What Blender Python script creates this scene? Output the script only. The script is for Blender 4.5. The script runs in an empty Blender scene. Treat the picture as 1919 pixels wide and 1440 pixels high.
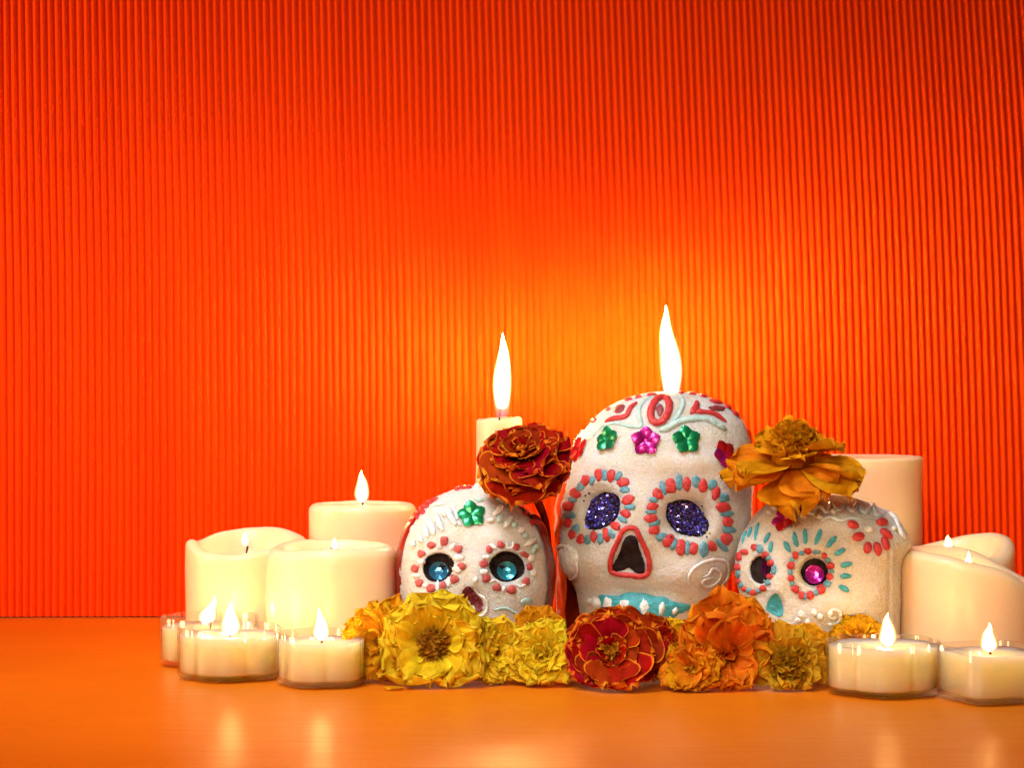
import bpy, math, random
import numpy as np
from mathutils import Vector, Matrix, noise
from mathutils.bvhtree import BVHTree

random.seed(11)
rng = np.random.default_rng(7)
R = math.radians
SC = bpy.context.scene
COL = SC.collection

# ------------------------------------------------------------------ camera
# All lengths below are in millimetres and are scaled to metres on build.
F, H, HOR = 4500.0, 150.0, 690.0           # focal length in photo pixels, camera height, horizon row
PITCH = math.atan((720.0 - HOR) / F)
cam = bpy.data.cameras.new('camera')
cam.sensor_width = 36.0
cam.lens = 36.0 * F / 1919.0
cam.clip_start = 0.02
cam.clip_end = 20.0
camo = bpy.data.objects.new('camera', cam)
COL.objects.link(camo)
camo.location = (0, 0, H / 1000)
camo.rotation_euler = (math.pi / 2 - PITCH, 0, 0)
SC.camera = camo

# ------------------------------------------------------------------ world
wd = bpy.data.worlds.new('World')
SC.world = wd
wd.use_nodes = True
bg = wd.node_tree.nodes['Background']
bg.inputs['Color'].default_value = (0.95, 0.72, 0.55, 1)
bg.inputs['Strength'].default_value = 0.05

# ------------------------------------------------------------------ lamps
def area(name, loc, target, size, power, color, spread=180):
    l = bpy.data.lights.new(name, 'AREA')
    l.shape = 'RECTANGLE'
    l.size, l.size_y = size[0] / 1000, size[1] / 1000
    l.energy = power
    l.color = color
    l.spread = R(spread)
    o = bpy.data.objects.new(name, l)
    COL.objects.link(o)
    o.location = Vector(loc) / 1000
    o.rotation_euler = (Vector(target) - Vector(loc)).to_track_quat('-Z', 'Y').to_euler()
    return o

area('top_light', (-220, 830, 760), (30, 1190, 60), (300, 300), 0.86, (0.94, 0.96, 1.0), 60)
area('front_light', (-120, 260, 420), (40, 1180, 20), (340, 260), 0.76, (1.0, 0.80, 0.55), 60)
area('side_light', (-860, 1080, 260), (-200, 1440, 280), (300, 300), 4.8, (1.0, 0.66, 0.36))

SC.view_settings.view_transform = 'Standard'
SC.view_settings.look = 'None'
SC.view_settings.exposure = 0
SC.view_settings.gamma = 1
SC.view_settings.use_curve_mapping = False
SC.cycles.max_bounces = 10
SC.cycles.transparent_max_bounces = 24
SC.cycles.sample_clamp_indirect = 6
SC.cycles.use_denoising = True
SC.cycles.caustics_reflective = False
SC.cycles.caustics_refractive = False

# ------------------------------------------------------------------ projection helpers
CO = Vector((0, 0, H))
cp, sp = math.cos(PITCH), math.sin(PITCH)
def ray(px, py):
    x, y = (px - 959.5) / F, (720.0 - py) / F
    return Vector((x, cp + y * sp, -sp + y * cp))      # forward component first along +Y
def at(px, py, Y):
    d = ray(px, py)
    return CO + d * (Y / d.y)
def project(v):
    """v: (n,3) array in mm -> px, py"""
    y = v[:, 1]; z = v[:, 2] - H
    fwd = y * cp - z * sp
    up = y * sp + z * cp
    return 959.5 + F * v[:, 0] / fwd, 720.0 - F * up / fwd

# ------------------------------------------------------------------ object helpers
ORG = {}
def mesh(name, V, Fc, mat=None, smooth=True, uv=None):
    m = bpy.data.meshes.new(name)
    V = np.asarray(V, dtype=float) * 0.001
    m.from_pydata(V.tolist(), [], [list(map(int, f)) for f in Fc] if not isinstance(Fc, list) else Fc)
    if mat is not None:
        for k in (mat if isinstance(mat, (list, tuple)) else [mat]):
            m.materials.append(k)
    if smooth:
        m.polygons.foreach_set('use_smooth', [True] * len(m.polygons))
    if uv is not None:
        l = m.uv_layers.new(name='UVMap')
        idx = np.zeros(len(m.loops), dtype=np.int32)
        m.loops.foreach_get('vertex_index', idx)
        l.data.foreach_set('uv', np.asarray(uv)[idx].astype(np.float32).ravel())
    m.update()
    return m

def thing(name, label, cat, loc, group=None):
    o = bpy.data.objects.new(name, None)
    o.empty_display_size = 0.01
    COL.objects.link(o)
    o.location = Vector(loc) / 1000
    ORG[o] = Vector(loc)
    o['label'] = label; o['category'] = cat
    if group: o['group'] = group
    return o

def part(name, V, Fc, mat, parent, smooth=True, kind=None, uv=None, label=None):
    """V in world mm; the object's origin is its thing's origin"""
    org = ORG[parent]
    V = np.asarray(V, dtype=float) - np.array(org)
    o = bpy.data.objects.new(name, mesh(name, V, Fc, mat, smooth, uv))
    COL.objects.link(o)
    o.parent = parent
    ORG[o] = org
    if kind: o['kind'] = kind
    if label: o['label'] = label
    return o

# ------------------------------------------------------------------ material helpers
def new_mat(name):
    m = bpy.data.materials.new(name)
    m.use_nodes = True
    nt = m.node_tree
    return m, nt, nt.nodes['Principled BSDF'], nt.nodes['Material Output']
def N(nt, t, **kw):
    n = nt.nodes.new(t)
    for k, v in kw.items():
        if k in n.inputs.keys() if hasattr(n.inputs, 'keys') else False:
            n.inputs[k].default_value = v
        else:
            setattr(n, k, v)
    return n
def noise_tex(nt, scale, detail=3, rough=0.55, vec=None):
    n = nt.nodes.new('ShaderNodeTexNoise')
    n.inputs['Scale'].default_value = scale
    n.inputs['Detail'].default_value = detail
    n.inputs['Roughness'].default_value = rough
    if vec: nt.links.new(vec, n.inputs['Vector'])
    return n
def ramp(nt, fac, stops):
    r = nt.nodes.new('ShaderNodeValToRGB')
    while len(r.color_ramp.elements) < len(stops):
        r.color_ramp.elements.new(0.5)
    for e, (p, c) in zip(r.color_ramp.elements, stops):
        e.position = p
        e.color = (*c, 1) if len(c) == 3 else c
    nt.links.new(fac, r.inputs['Fac'])
    return r
def mixcol(nt, fac, a, b):
    n = nt.nodes.new('ShaderNodeMix'); n.data_type = 'RGBA'
    for s, v in ((6, a), (7, b)):
        if isinstance(v, tuple): n.inputs[s].default_value = (*v, 1)
        else: nt.links.new(v, n.inputs[s])
    if isinstance(fac, float): n.inputs[0].default_value = fac
    else: nt.links.new(fac, n.inputs[0])
    return n.outputs[2]
def bump(nt, h, strength, dist, p, chain=None):
    b = nt.nodes.new('ShaderNodeBump')
    b.inputs['Strength'].default_value = strength
    b.inputs['Distance'].default_value = dist
    nt.links.new(h, b.inputs['Height'])
    if chain: nt.links.new(chain, b.inputs['Normal'])
    nt.links.new(b.outputs['Normal'], p.inputs['Normal'])
    return b.outputs['Normal']
def objco(nt):
    return nt.nodes.new('ShaderNodeTexCoord').outputs['Object']
def geopos(nt):
    return nt.nodes.new('ShaderNodeNewGeometry').outputs['Position']

def mat_wax(name, col, rad=(0.9, 0.55, 0.28), scale=0.012, rough=0.38, weight=1.0):
    m, nt, p, o = new_mat(name)
    c = geopos(nt)
    n1 = noise_tex(nt, 26, 3, 0.5, c)
    r = ramp(nt, n1.outputs['Fac'], [(0.3, tuple(x * 0.93 for x in col)), (0.7, col)])
    # small dark specks caught in the wax
    v = nt.nodes.new('ShaderNodeTexVoronoi'); v.inputs['Scale'].default_value = 85
    nt.links.new(c, v.inputs['Vector'])
    sp_ = ramp(nt, v.outputs['Distance'], [(0.0, (1, 1, 1)), (0.035, (0, 0, 0))])
    k = noise_tex(nt, 40, 1, 0.5, c)
    gate = ramp(nt, k.outputs['Fac'], [(0.6, (0, 0, 0)), (0.64, (1, 1, 1))])
    mu = nt.nodes.new('ShaderNodeMath'); mu.operation = 'MULTIPLY'
    nt.links.new(sp_.outputs[0], mu.inputs[0]); nt.links.new(gate.outputs[0], mu.inputs[1])
    nt.links.new(mixcol(nt, mu.outputs[0], r.outputs[0], (0.16, 0.09, 0.05)), p.inputs['Base Color'])
    p.inputs['Subsurface Weight'].default_value = weight
    p.inputs['Subsurface Radius'].default_value = rad
    p.inputs['Subsurface Scale'].default_value = scale
    p.inputs['Roughness'].default_value = rough
    p.inputs['IOR'].default_value = 1.43
    b1 = bump(nt, noise_tex(nt, 60, 3, 0.5, c).outputs['Fac'], 0.25, 0.0012, p)
    bump(nt, noise_tex(nt, 700, 2, 0.5, c).outputs['Fac'], 0.12, 0.0002, p, b1)
    return m

M = {}
M['wax'] = mat_wax('ivory_wax', (0.96, 0.72, 0.46), scale=0.021, rough=0.27)
M['cup_wax'] = mat_wax('white_wax', (0.99, 0.87, 0.56), rad=(1.0, 0.78, 0.42), scale=0.035, rough=0.3)

def mat_table():
    m, nt, p, o = new_mat('orange_card')
    c = geopos(nt)
    n = noise_tex(nt, 5, 4, 0.6, c)
    r = ramp(nt, n.outputs['Fac'], [(0.3, (0.72, 0.170, 0.004)), (0.7, (0.80, 0.205, 0.006))])
    vt = nt.nodes.new('ShaderNodeTexVoronoi'); vt.inputs['Scale'].default_value = 60
    nt.links.new(c, vt.inputs['Vector'])
    sv = ramp(nt, vt.outputs['Distance'], [(0.0, (1, 1, 1)), (0.045, (0, 0, 0))])
    nt.links.new(mixcol(nt, sv.outputs[0], r.outputs[0], (0.30, 0.07, 0.01)), p.inputs['Base Color'])
    ms = nt.nodes.new('ShaderNodeMapping'); ms.inputs['Scale'].default_value = (6, 70, 1); ms.inputs['Rotation'].default_value = (0, 0, 0.12)
    nt.links.new(c, ms.inputs['Vector'])
    n2 = noise_tex(nt, 3.0, 5, 0.65, ms.outputs[0])
    rr = ramp(nt, n2.outputs['Fac'], [(0.3, (0.30,) * 3), (0.7, (0.42,) * 3)])
    nt.links.new(rr.outputs[0], p.inputs['Roughness'])
    p.inputs['Specular IOR Level'].default_value = 0.22
    b = bump(nt, noise_tex(nt, 14, 2, 0.5, c).outputs['Fac'], 0.3, 0.0015, p)
    bump(nt, noise_tex(nt, 900, 2, 0.5, c).outputs['Fac'], 0.06, 0.0002, p, b)
    return m
M['table'] = mat_table()

def mat_paper():
    m, nt, p, o = new_mat('red_corrugated_paper')
    c = geopos(nt)
    mp = nt.nodes.new('ShaderNodeMapping'); mp.inputs['Scale'].default_value = (60, 60, 3)
    nt.links.new(c, mp.inputs['Vector'])
    n = noise_tex(nt, 1.0, 4, 0.6, mp.outputs[0])
    r = ramp(nt, n.outputs['Fac'], [(0.3, (0.88, 0.052, 0.0008)), (0.7, (0.95, 0.066, 0.0010))])
    # the odd pale nick
    v = nt.nodes.new('ShaderNodeTexVoronoi'); v.inputs['Scale'].default_value = 22
    nt.links.new(c, v.inputs['Vector'])
    s = ramp(nt, v.outputs['Distance'], [(0.0, (1, 1, 1)), (0.03, (0, 0, 0))])
    nt.links.new(mixcol(nt, s.outputs[0], r.outputs[0], (0.75, 0.12, 0.03)), p.inputs['Base Color'])
    p.inputs['Roughness'].default_value = 0.75
    p.inputs['Specular IOR Level'].default_value = 0.06
    bump(nt, noise_tex(nt, 500, 3, 0.6, c).outputs['Fac'], 0.15, 0.0003, p)
    return m
M['paper'] = mat_paper()

def mat_sugar(name, a, b):
    m, nt, p, o = new_mat(name)
    c = geopos(nt)
    n1 = noise_tex(nt, 55, 5, 0.62, c)
    r = ramp(nt, n1.outputs['Fac'], [(0.30, b), (0.52, a), (0.8, a)])
    n3 = noise_tex(nt, 900, 2, 0.6, c)
    fine = ramp(nt, n3.outputs['Fac'], [(0.3, (0.86, 0.84, 0.80)), (0.55, (1, 1, 1))])
    mx = nt.nodes.new('ShaderNodeMix'); mx.data_type = 'RGBA'; mx.blend_type = 'MULTIPLY'
    mx.inputs[0].default_value = 0.75
    nt.links.new(r.outputs[0], mx.inputs[6]); nt.links.new(fine.outputs[0], mx.inputs[7])
    # dark specks
    v2 = nt.nodes.new('ShaderNodeTexVoronoi'); v2.inputs['Scale'].default_value = 210
    nt.links.new(c, v2.inputs['Vector'])
    s2 = ramp(nt, v2.outputs['Distance'], [(0.0, (1, 1, 1)), (0.09, (0, 0, 0))])
    g2 = ramp(nt, noise_tex(nt, 90, 2, 0.5, c).outputs['Fac'], [(0.60, (0, 0, 0)), (0.66, (1, 1, 1))])
    mu = nt.nodes.new('ShaderNodeMath'); mu.operation = 'MULTIPLY'
    nt.links.new(s2.outputs[0], mu.inputs[0]); nt.links.new(g2.outputs[0], mu.inputs[1])
    nt.links.new(mixcol(nt, mu.outputs[0], mx.outputs[2], (0.30, 0.22, 0.13)), p.inputs['Base Color'])
    # crystal facets: a few cells glint
    v = nt.nodes.new('ShaderNodeTexVoronoi'); v.inputs['Scale'].default_value = 1500
    nt.links.new(c, v.inputs['Vector'])
    sep = nt.nodes.new('ShaderNodeSeparateColor'); nt.links.new(v.outputs['Color'], sep.inputs[0])
    rg = ramp(nt, sep.outputs[0], [(0.0, (0.6,) * 3), (0.84, (0.6,) * 3), (0.88, (0.10,) * 3)])
    nt.links.new(rg.outputs[0], p.inputs['Roughness'])
    p.inputs['Subsurface Weight'].default_value = 0.8
    p.inputs['Subsurface Radius'].default_value = (1.0, 0.72, 0.42)
    p.inputs['Subsurface Scale'].default_value = 0.006
    b1 = bump(nt, noise_tex(nt, 330, 5, 0.75, c).outputs['Fac'], 1.0, 0.0026, p)
    b2 = bump(nt, v.outputs['Distance'], 0.5, 0.0008, p, b1)
    bump(nt, sep.outputs[1], 0.45, 0.0006, p, b2)
    return m
M['sugar'] = mat_sugar('white_sugar', (0.90, 0.87, 0.82), (0.80, 0.71, 0.55))
M['old_sugar'] = mat_sugar('yellowed_sugar', (0.90, 0.86, 0.78), (0.78, 0.66, 0.44))

def mat_icing(name, col, rough=0.42, sss=0.35):
    m, nt, p, o = new_mat(name)
    c = geopos(nt)
    n = noise_tex(nt, 300, 4, 0.6, c)
    r = ramp(nt, n.outputs['Fac'], [(0.3, tuple(x * 0.72 for x in col)), (0.65, tuple(min(1, x * 1.1 + 0.015) for x in col))])
    nt.links.new(r.outputs[0], p.inputs['Base Color'])
    p.inputs['Roughness'].default_value = rough
    p.inputs['Subsurface Weight'].default_value = sss
    p.inputs['Subsurface Radius'].default_value = (1, 0.6, 0.5)
    p.inputs['Subsurface Scale'].default_value = 0.0015
    v = nt.nodes.new('ShaderNodeTexVoronoi'); v.inputs['Scale'].default_value = 1300
    nt.links.new(c, v.inputs['Vector'])
    b = bump(nt, n.outputs['Fac'], 0.8, 0.0012, p)
    bump(nt, v.outputs['Distance'], 0.4, 0.0006, p, b)
    return m
M['red'] = mat_icing('red_icing', (0.62, 0.035, 0.035))
M['rose'] = mat_icing('faded_red_icing', (0.52, 0.075, 0.070))
M['brown'] = mat_icing('brown_red_icing', (0.28, 0.045, 0.05))
M['blue'] = mat_icing('blue_icing', (0.12, 0.36, 0.46))
M['teal'] = mat_icing('teal_icing', (0.05, 0.42, 0.50))
M['mint'] = mat_icing('mint_icing', (0.50, 0.72, 0.68))
M['white'] = mat_icing('white_icing', (0.90, 0.90, 0.88))
M['pale'] = mat_icing('pale_blue_icing', (0.72, 0.84, 0.86))
M['pupil'] = mat_icing('dark_icing', (0.014, 0.004, 0.004), 0.8, 0)
M['pupil'].node_tree.nodes['Principled BSDF'].inputs['Specular IOR Level'].default_value = 0.12
M['maroon'] = mat_icing('maroon_icing', (0.20, 0.012, 0.022), 0.25, 0.1)

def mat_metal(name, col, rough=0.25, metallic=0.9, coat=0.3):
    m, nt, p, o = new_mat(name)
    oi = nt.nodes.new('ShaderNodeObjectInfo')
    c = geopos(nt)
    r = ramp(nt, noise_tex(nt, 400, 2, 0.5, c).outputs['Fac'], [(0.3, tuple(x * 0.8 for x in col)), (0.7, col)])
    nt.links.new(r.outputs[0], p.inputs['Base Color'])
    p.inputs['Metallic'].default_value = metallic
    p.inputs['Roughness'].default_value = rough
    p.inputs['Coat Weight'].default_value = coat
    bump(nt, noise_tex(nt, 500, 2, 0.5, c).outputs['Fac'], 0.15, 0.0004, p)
    return m
M['green_foil'] = mat_metal('green_foil', (0.006, 0.27, 0.09), 0.32, 0.6)
M['pink_foil'] = mat_metal('magenta_foil', (0.48, 0.006, 0.22), 0.30, 0.6)
M['red_foil'] = mat_metal('red_foil', (0.62, 0.012, 0.02), 0.3, 0.6)
M['blue_sequin'] = mat_metal('blue_sequin', (0.05, 0.26, 0.50), 0.18, 0.7)
M['cyan_sequin'] = mat_metal('cyan_sequin', (0.05, 0.45, 0.62), 0.18, 0.7)
M['pink_sequin'] = mat_metal('magenta_sequin', (0.62, 0.02, 0.50), 0.16, 0.6)
M['glitter'] = mat_metal('violet_glitter', (0.12, 0.10, 0.62), 0.22, 0.75)
M['glitter_pale'] = mat_metal('pale_glitter', (0.45, 0.50, 0.95), 0.15, 0.8)
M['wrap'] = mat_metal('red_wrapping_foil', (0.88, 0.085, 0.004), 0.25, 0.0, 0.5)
M['dark_wrap'] = mat_metal('dark_red_wrapping_foil', (0.34, 0.008, 0.006), 0.3, 0.35, 0.5)

def mat_clear():
    m, nt, p, o = new_mat('clear_plastic')
    nt.nodes.remove(p)
    tr = nt.nodes.new('ShaderNodeBsdfTransparent'); tr.inputs[0].default_value = (0.985, 0.975, 0.95, 1)
    gl = nt.nodes.new('ShaderNodeBsdfGlossy'); gl.inputs['Roughness'].default_value = 0.06
    lw = nt.nodes.new('ShaderNodeLayerWeight'); lw.inputs['Blend'].default_value = 0.5
    pw = nt.nodes.new('ShaderNodeMath'); pw.operation = 'POWER'; pw.inputs[1].default_value = 3.5
    nt.links.new(lw.outputs['Facing'], pw.inputs[0])
    fr = nt.nodes.new('ShaderNodeMath'); fr.operation = 'MULTIPLY_ADD'; fr.inputs[1].default_value = 0.62; fr.inputs[2].default_value = 0.08
    nt.links.new(pw.outputs[0], fr.inputs[0])
    c = geopos(nt)
    b = nt.nodes.new('ShaderNodeBump'); b.inputs['Strength'].default_value = 0.25; b.inputs['Distance'].default_value = 0.0006
    nt.links.new(noise_tex(nt, 180, 2, 0.5, c).outputs['Fac'], b.inputs['Height'])
    nt.links.new(b.outputs[0], gl.inputs['Normal'])
    mx = nt.nodes.new('ShaderNodeMixShader')
    nt.links.new(fr.outputs[0], mx.inputs[0]); nt.links.new(tr.outputs[0], mx.inputs[1]); nt.links.new(gl.outputs[0], mx.inputs[2])
    nt.links.new(mx.outputs[0], o.inputs['Surface'])
    return m
M['clear'] = mat_clear()

def mat_wick():
    m, nt, p, o = new_mat('charred_wick')
    c = geopos(nt)
    r = ramp(nt, noise_tex(nt, 900, 2, 0.5, c).outputs['Fac'], [(0.3, (0.012, 0.006, 0.004)), (0.7, (0.05, 0.025, 0.015))])
    nt.links.new(r.outputs[0], p.inputs['Base Color'])
    p.inputs['Roughness'].default_value = 0.9
    return m
M['wick'] = mat_wick()

def mat_flame(name, strength, f0=0.0, f1=0.2):
    # optically thin flame: bright heart, clear rim, clear bluish foot
    m, nt, p, o = new_mat(name)
    nt.nodes.remove(p)
    tc = nt.nodes.new('ShaderNodeTexCoord')
    sx = nt.nodes.new('ShaderNodeSeparateXYZ'); nt.links.new(tc.outputs['Generated'], sx.inputs[0])
    lw = nt.nodes.new('ShaderNodeLayerWeight'); lw.inputs['Blend'].default_value = 0.5
    inv = nt.nodes.new('ShaderNodeMath'); inv.operation = 'SUBTRACT'; inv.inputs[0].default_value = 1.0
    nt.links.new(lw.outputs['Facing'], inv.inputs[1])                # 1 at centre, 0 at rim
    pw = nt.nodes.new('ShaderNodeMath'); pw.operation = 'POWER'; pw.inputs[1].default_value = 11.0
    nt.links.new(inv.outputs[0], pw.inputs[0])
    foot = nt.nodes.new('ShaderNodeMapRange'); foot.interpolation_type = 'SMOOTHSTEP'
    foot.inputs['From Min'].default_value = f0; foot.inputs['From Max'].default_value = f1
    foot.inputs['To Min'].default_value = 0.0005; foot.inputs['To Max'].default_value = 1.0
    nt.links.new(sx.outputs['Z'], foot.inputs[0])
    mu = nt.nodes.new('ShaderNodeMath'); mu.operation = 'MULTIPLY'
    nt.links.new(pw.outputs[0], mu.inputs[0]); nt.links.new(foot.outputs[0], mu.inputs[1])
    st = nt.nodes.new('ShaderNodeMath'); st.operation = 'MULTIPLY_ADD'
    nt.links.new(mu.outputs[0], st.inputs[0]); st.inputs[1].default_value = strength; st.inputs[2].default_value = 1.5
    cr = ramp(nt, sx.outputs['Z'], [(0.0, (0.75, 0.45, 0.62)), (0.12, (1.0, 0.45, 0.22)), (0.3, (1.0, 0.52, 0.17)), (1.0, (1.0, 0.52, 0.17))])
    em = nt.nodes.new('ShaderNodeEmission')
    nt.links.new(cr.outputs[0], em.inputs[0]); nt.links.new(st.outputs[0], em.inputs[1])
    al = nt.nodes.new('ShaderNodeMapRange'); al.interpolation_type = 'SMOOTHSTEP'
    al.inputs['From Min'].default_value = 0.02; al.inputs['From Max'].default_value = 0.72
    nt.links.new(inv.outputs[0], al.inputs[0])
    a2 = nt.nodes.new('ShaderNodeMapRange'); a2.interpolation_type = 'SMOOTHSTEP'
    a2.inputs['From Min'].default_value = 0.0; a2.inputs['From Max'].default_value = 0.30
    a2.inputs['To Min'].default_value = 0.10
    nt.links.new(sx.outputs['Z'], a2.inputs[0])
    am = nt.nodes.new('ShaderNodeMath'); am.operation = 'MULTIPLY'
    nt.links.new(al.outputs[0], am.inputs[0]); nt.links.new(a2.outputs[0], am.inputs[1])
    tr = nt.nodes.new('ShaderNodeBsdfTransparent')
    mx = nt.nodes.new('ShaderNodeMixShader')
    nt.links.new(am.outputs[0], mx.inputs[0]); nt.links.new(tr.outputs[0], mx.inputs[1]); nt.links.new(em.outputs[0], mx.inputs[2])
    nt.links.new(mx.outputs[0], o.inputs['Surface'])
    return m
M['flame'] = mat_flame('candle_flame', 210)
M['tea_flame'] = mat_flame('tealight_flame', 225, 0.0, 0.20)
M['long_flame'] = mat_flame('long_candle_flame', 1900, -0.05, 0.12)
M['tall_flame'] = mat_flame('tall_candle_flame', 1800, 0.10, 0.36)

def mat_petal(name, body, edge, edge_pos=0.80, trans=0.3, vein=0.5):
    m, nt, p, o = new_mat(name)
    uvn = nt.nodes.new('ShaderNodeUVMap')
    sx = nt.nodes.new('ShaderNodeSeparateXYZ'); nt.links.new(uvn.outputs[0], sx.inputs[0])
    oi = nt.nodes.new('ShaderNodeObjectInfo')
    a = nt.nodes.new('ShaderNodeMath'); a.operation = 'MULTIPLY_ADD'
    nt.links.new(sx.outputs['X'], a.inputs[0]); a.inputs[1].default_value = 2; a.inputs[2].default_value = -1
    ab = nt.nodes.new('ShaderNodeMath'); ab.operation = 'ABSOLUTE'; nt.links.new(a.outputs[0], ab.inputs[0])
    mxm = nt.nodes.new('ShaderNodeMath'); mxm.operation = 'MAXIMUM'
    nt.links.new(ab.outputs[0], mxm.inputs[0]); nt.links.new(sx.outputs['Y'], mxm.inputs[1])
    nz = noise_tex(nt, 160, 3, 0.6, geopos(nt))
    ad = nt.nodes.new('ShaderNodeMath'); ad.operation = 'MULTIPLY_ADD'
    nt.links.new(nz.outputs['Fac'], ad.inputs[0]); ad.inputs[1].default_value = 0.07; nt.links.new(mxm.outputs[0], ad.inputs[2])
    er = ramp(nt, ad.outputs[0], [(min(0.965, edge_pos + 0.05), (0, 0, 0)), (1.0, (1, 1, 1))])
    col = mixcol(nt, er.outputs[0], body, edge)
    hs = nt.nodes.new('ShaderNodeHueSaturation')
    nt.links.new(col, hs.inputs['Color'])
    mr = nt.nodes.new('ShaderNodeMapRange'); nt.links.new(oi.outputs['Random'], mr.inputs[0])
    mr.inputs['To Min'].default_value = 0.488; mr.inputs['To Max'].default_value = 0.512
    nt.links.new(mr.outputs[0], hs.inputs['Hue'])
    mv = nt.nodes.new('ShaderNodeMapRange'); nt.links.new(nz.outputs['Fac'], mv.inputs[0])
    mv.inputs['From Min'].default_value = 0.3; mv.inputs['From Max'].default_value = 0.7
    mv.inputs['To Min'].default_value = 0.68; mv.inputs['To Max'].default_value = 1.12
    nt.links.new(mv.outputs[0], hs.inputs['Value'])
    nt.links.new(hs.outputs[0], p.inputs['Base Color'])
    p.inputs['Roughness'].default_value = 0.62
    p.inputs['Specular IOR Level'].default_value = 0.06
    mp = nt.nodes.new('ShaderNodeMapping'); mp.inputs['Scale'].default_value = (34, 2.5, 1)
    nt.links.new(uvn.outputs[0], mp.inputs[0])
    b = bump(nt, noise_tex(nt, 1.0, 3, 0.6, mp.outputs[0]).outputs['Fac'], vein, 0.0012, p)
    bump(nt, noise_tex(nt, 350, 2, 0.6, geopos(nt)).outputs['Fac'], 0.25, 0.0006, p, b)
    tl = nt.nodes.new('ShaderNodeBsdfTranslucent'); nt.links.new(hs.outputs[0], tl.inputs[0])
    mx = nt.nodes.new('ShaderNodeMixShader'); mx.inputs[0].default_value = trans
    nt.links.new(p.outputs[0], mx.inputs[1]); nt.links.new(tl.outputs[0], mx.inputs[2])
    nt.links.new(mx.outputs[0], o.inputs['Surface'])
    return m
M['p_dark'] = mat_petal('dark_red_petal', (0.29, 0.008, 0.0006), (0.74, 0.17, 0.008), 0.93, 0.2)
M['p_dark2'] = mat_petal('rust_red_petal', (0.38, 0.014, 0.0008), (0.80, 0.22, 0.010), 0.90, 0.2)
M['p_yellow'] = mat_petal('yellow_petal', (0.90, 0.60, 0.012), (0.92, 0.68, 0.03), 0.7)
M['p_amber'] = mat_petal('amber_petal', (0.86, 0.36, 0.006), (0.88, 0.48, 0.012), 0.7)
M['p_orange'] = mat_petal('orange_petal', (0.80, 0.17, 0.006), (0.85, 0.27, 0.01), 0.7)
M['p_gold'] = mat_petal('golden_petal', (0.74, 0.25, 0.004), (0.80, 0.32, 0.006), 0.7)
M['p_olive'] = mat_petal('olive_yellow_petal', (0.66, 0.34, 0.012), (0.76, 0.44, 0.02), 0.7)
M['p_tan'] = mat_petal('dry_floret', (0.52, 0.20, 0.012), (0.66, 0.30, 0.02), 0.6)
M['p_tan_o'] = mat_petal('orange_floret', (0.62, 0.22, 0.012), (0.80, 0.36, 0.03), 0.6)
M['leaf'] = mat_petal('green_bract', (0.10, 0.20, 0.015), (0.16, 0.28, 0.03), 0.7)
M['stem'] = mat_petal('reddish_stem', (0.28, 0.05, 0.012), (0.30, 0.07, 0.014), 0.7, 0.0)

# ------------------------------------------------------------------ generic shapes
def ring_faces(nr, ns, close_top=False, close_bot=False, wrap=True):
    f = []
    for i in range(nr - 1):
        for j in range(ns if wrap else ns - 1):
            k = (j + 1) % ns
            f.append((i * ns + j, i * ns + k, (i + 1) * ns + k, (i + 1) * ns + j))
    if close_bot: f.append(tuple(range(ns - 1, -1, -1)))
    if close_top: f.append(tuple((nr - 1) * ns + j for j in range(ns)))
    return f

def tube(pts, rad, ns=8, nrm=None, flat=1.0):
    """tube along pts (Vectors); rad: float or list; ends closed to a point"""
    n = len(pts)
    V = []
    up = nrm[0] if nrm else Vector((0.3, -1, 0.2)).normalized()
    for i, p in enumerate(pts):
        t = (pts[min(i + 1, n - 1)] - pts[max(i - 1, 0)])
        if t.length < 1e-9: t = Vector((0, 0, 1))
        t.normalize()
        if nrm: up = nrm[i]
        a = t.cross(up)
        if a.length < 1e-6: a = t.orthogonal()
        a.normalize()
        b = a.cross(t).normalized()
        if not nrm: up = b
        r = rad[i] if isinstance(rad, (list, tuple)) else rad
        for j in range(ns):
            th = 2 * math.pi * j / ns
            V.append(p + a * (r * math.cos(th)) + b * (r * flat * math.sin(th)))
    return V, ring_faces(n, ns, True, True)

def catmull(P, closed=False, step=6):
    out = []
    n = len(P)
    rngi = range(n if closed else n - 1)
    for i in rngi:
        p0 = P[(i - 1) % n] if closed or i > 0 else P[i]
        p1 = P[i]; p2 = P[(i + 1) % n]
        p3 = P[(i + 2) % n] if closed or i + 2 < n else P[i + 1]
        for k in range(step):
            t = k / step
            out.append(tuple(0.5 * (2 * b + (c - a) * t + (2 * a - 5 * b + 4 * c - d) * t * t + (3 * b - a - 3 * c + d) * t ** 3)
                             for a, b, c, d in zip(p0, p1, p2, p3)))
    if not closed: out.append(tuple(P[-1]))
    return out

# ------------------------------------------------------------------ table and backdrop
def build_table():
    nx, ny = 60, 60
    V = []; Fc = []
    for j in range(ny + 1):
        for i in range(nx + 1):
            V.append((-620 + 1240 * i / nx, 560 + 890 * j / ny, 0))
    for j in range(ny):
        for i in range(nx):
            a = j * (nx + 1) + i
            Fc.append((a, a + 1, a + nx + 2, a + nx + 1))
    m = mesh('table', V, Fc, M['table'])
    o = bpy.data.objects.new('table', m); COL.objects.link(o)
    o['kind'] = 'structure'; o['label'] = 'smooth glossy orange tabletop under the candles'
build_table()

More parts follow.
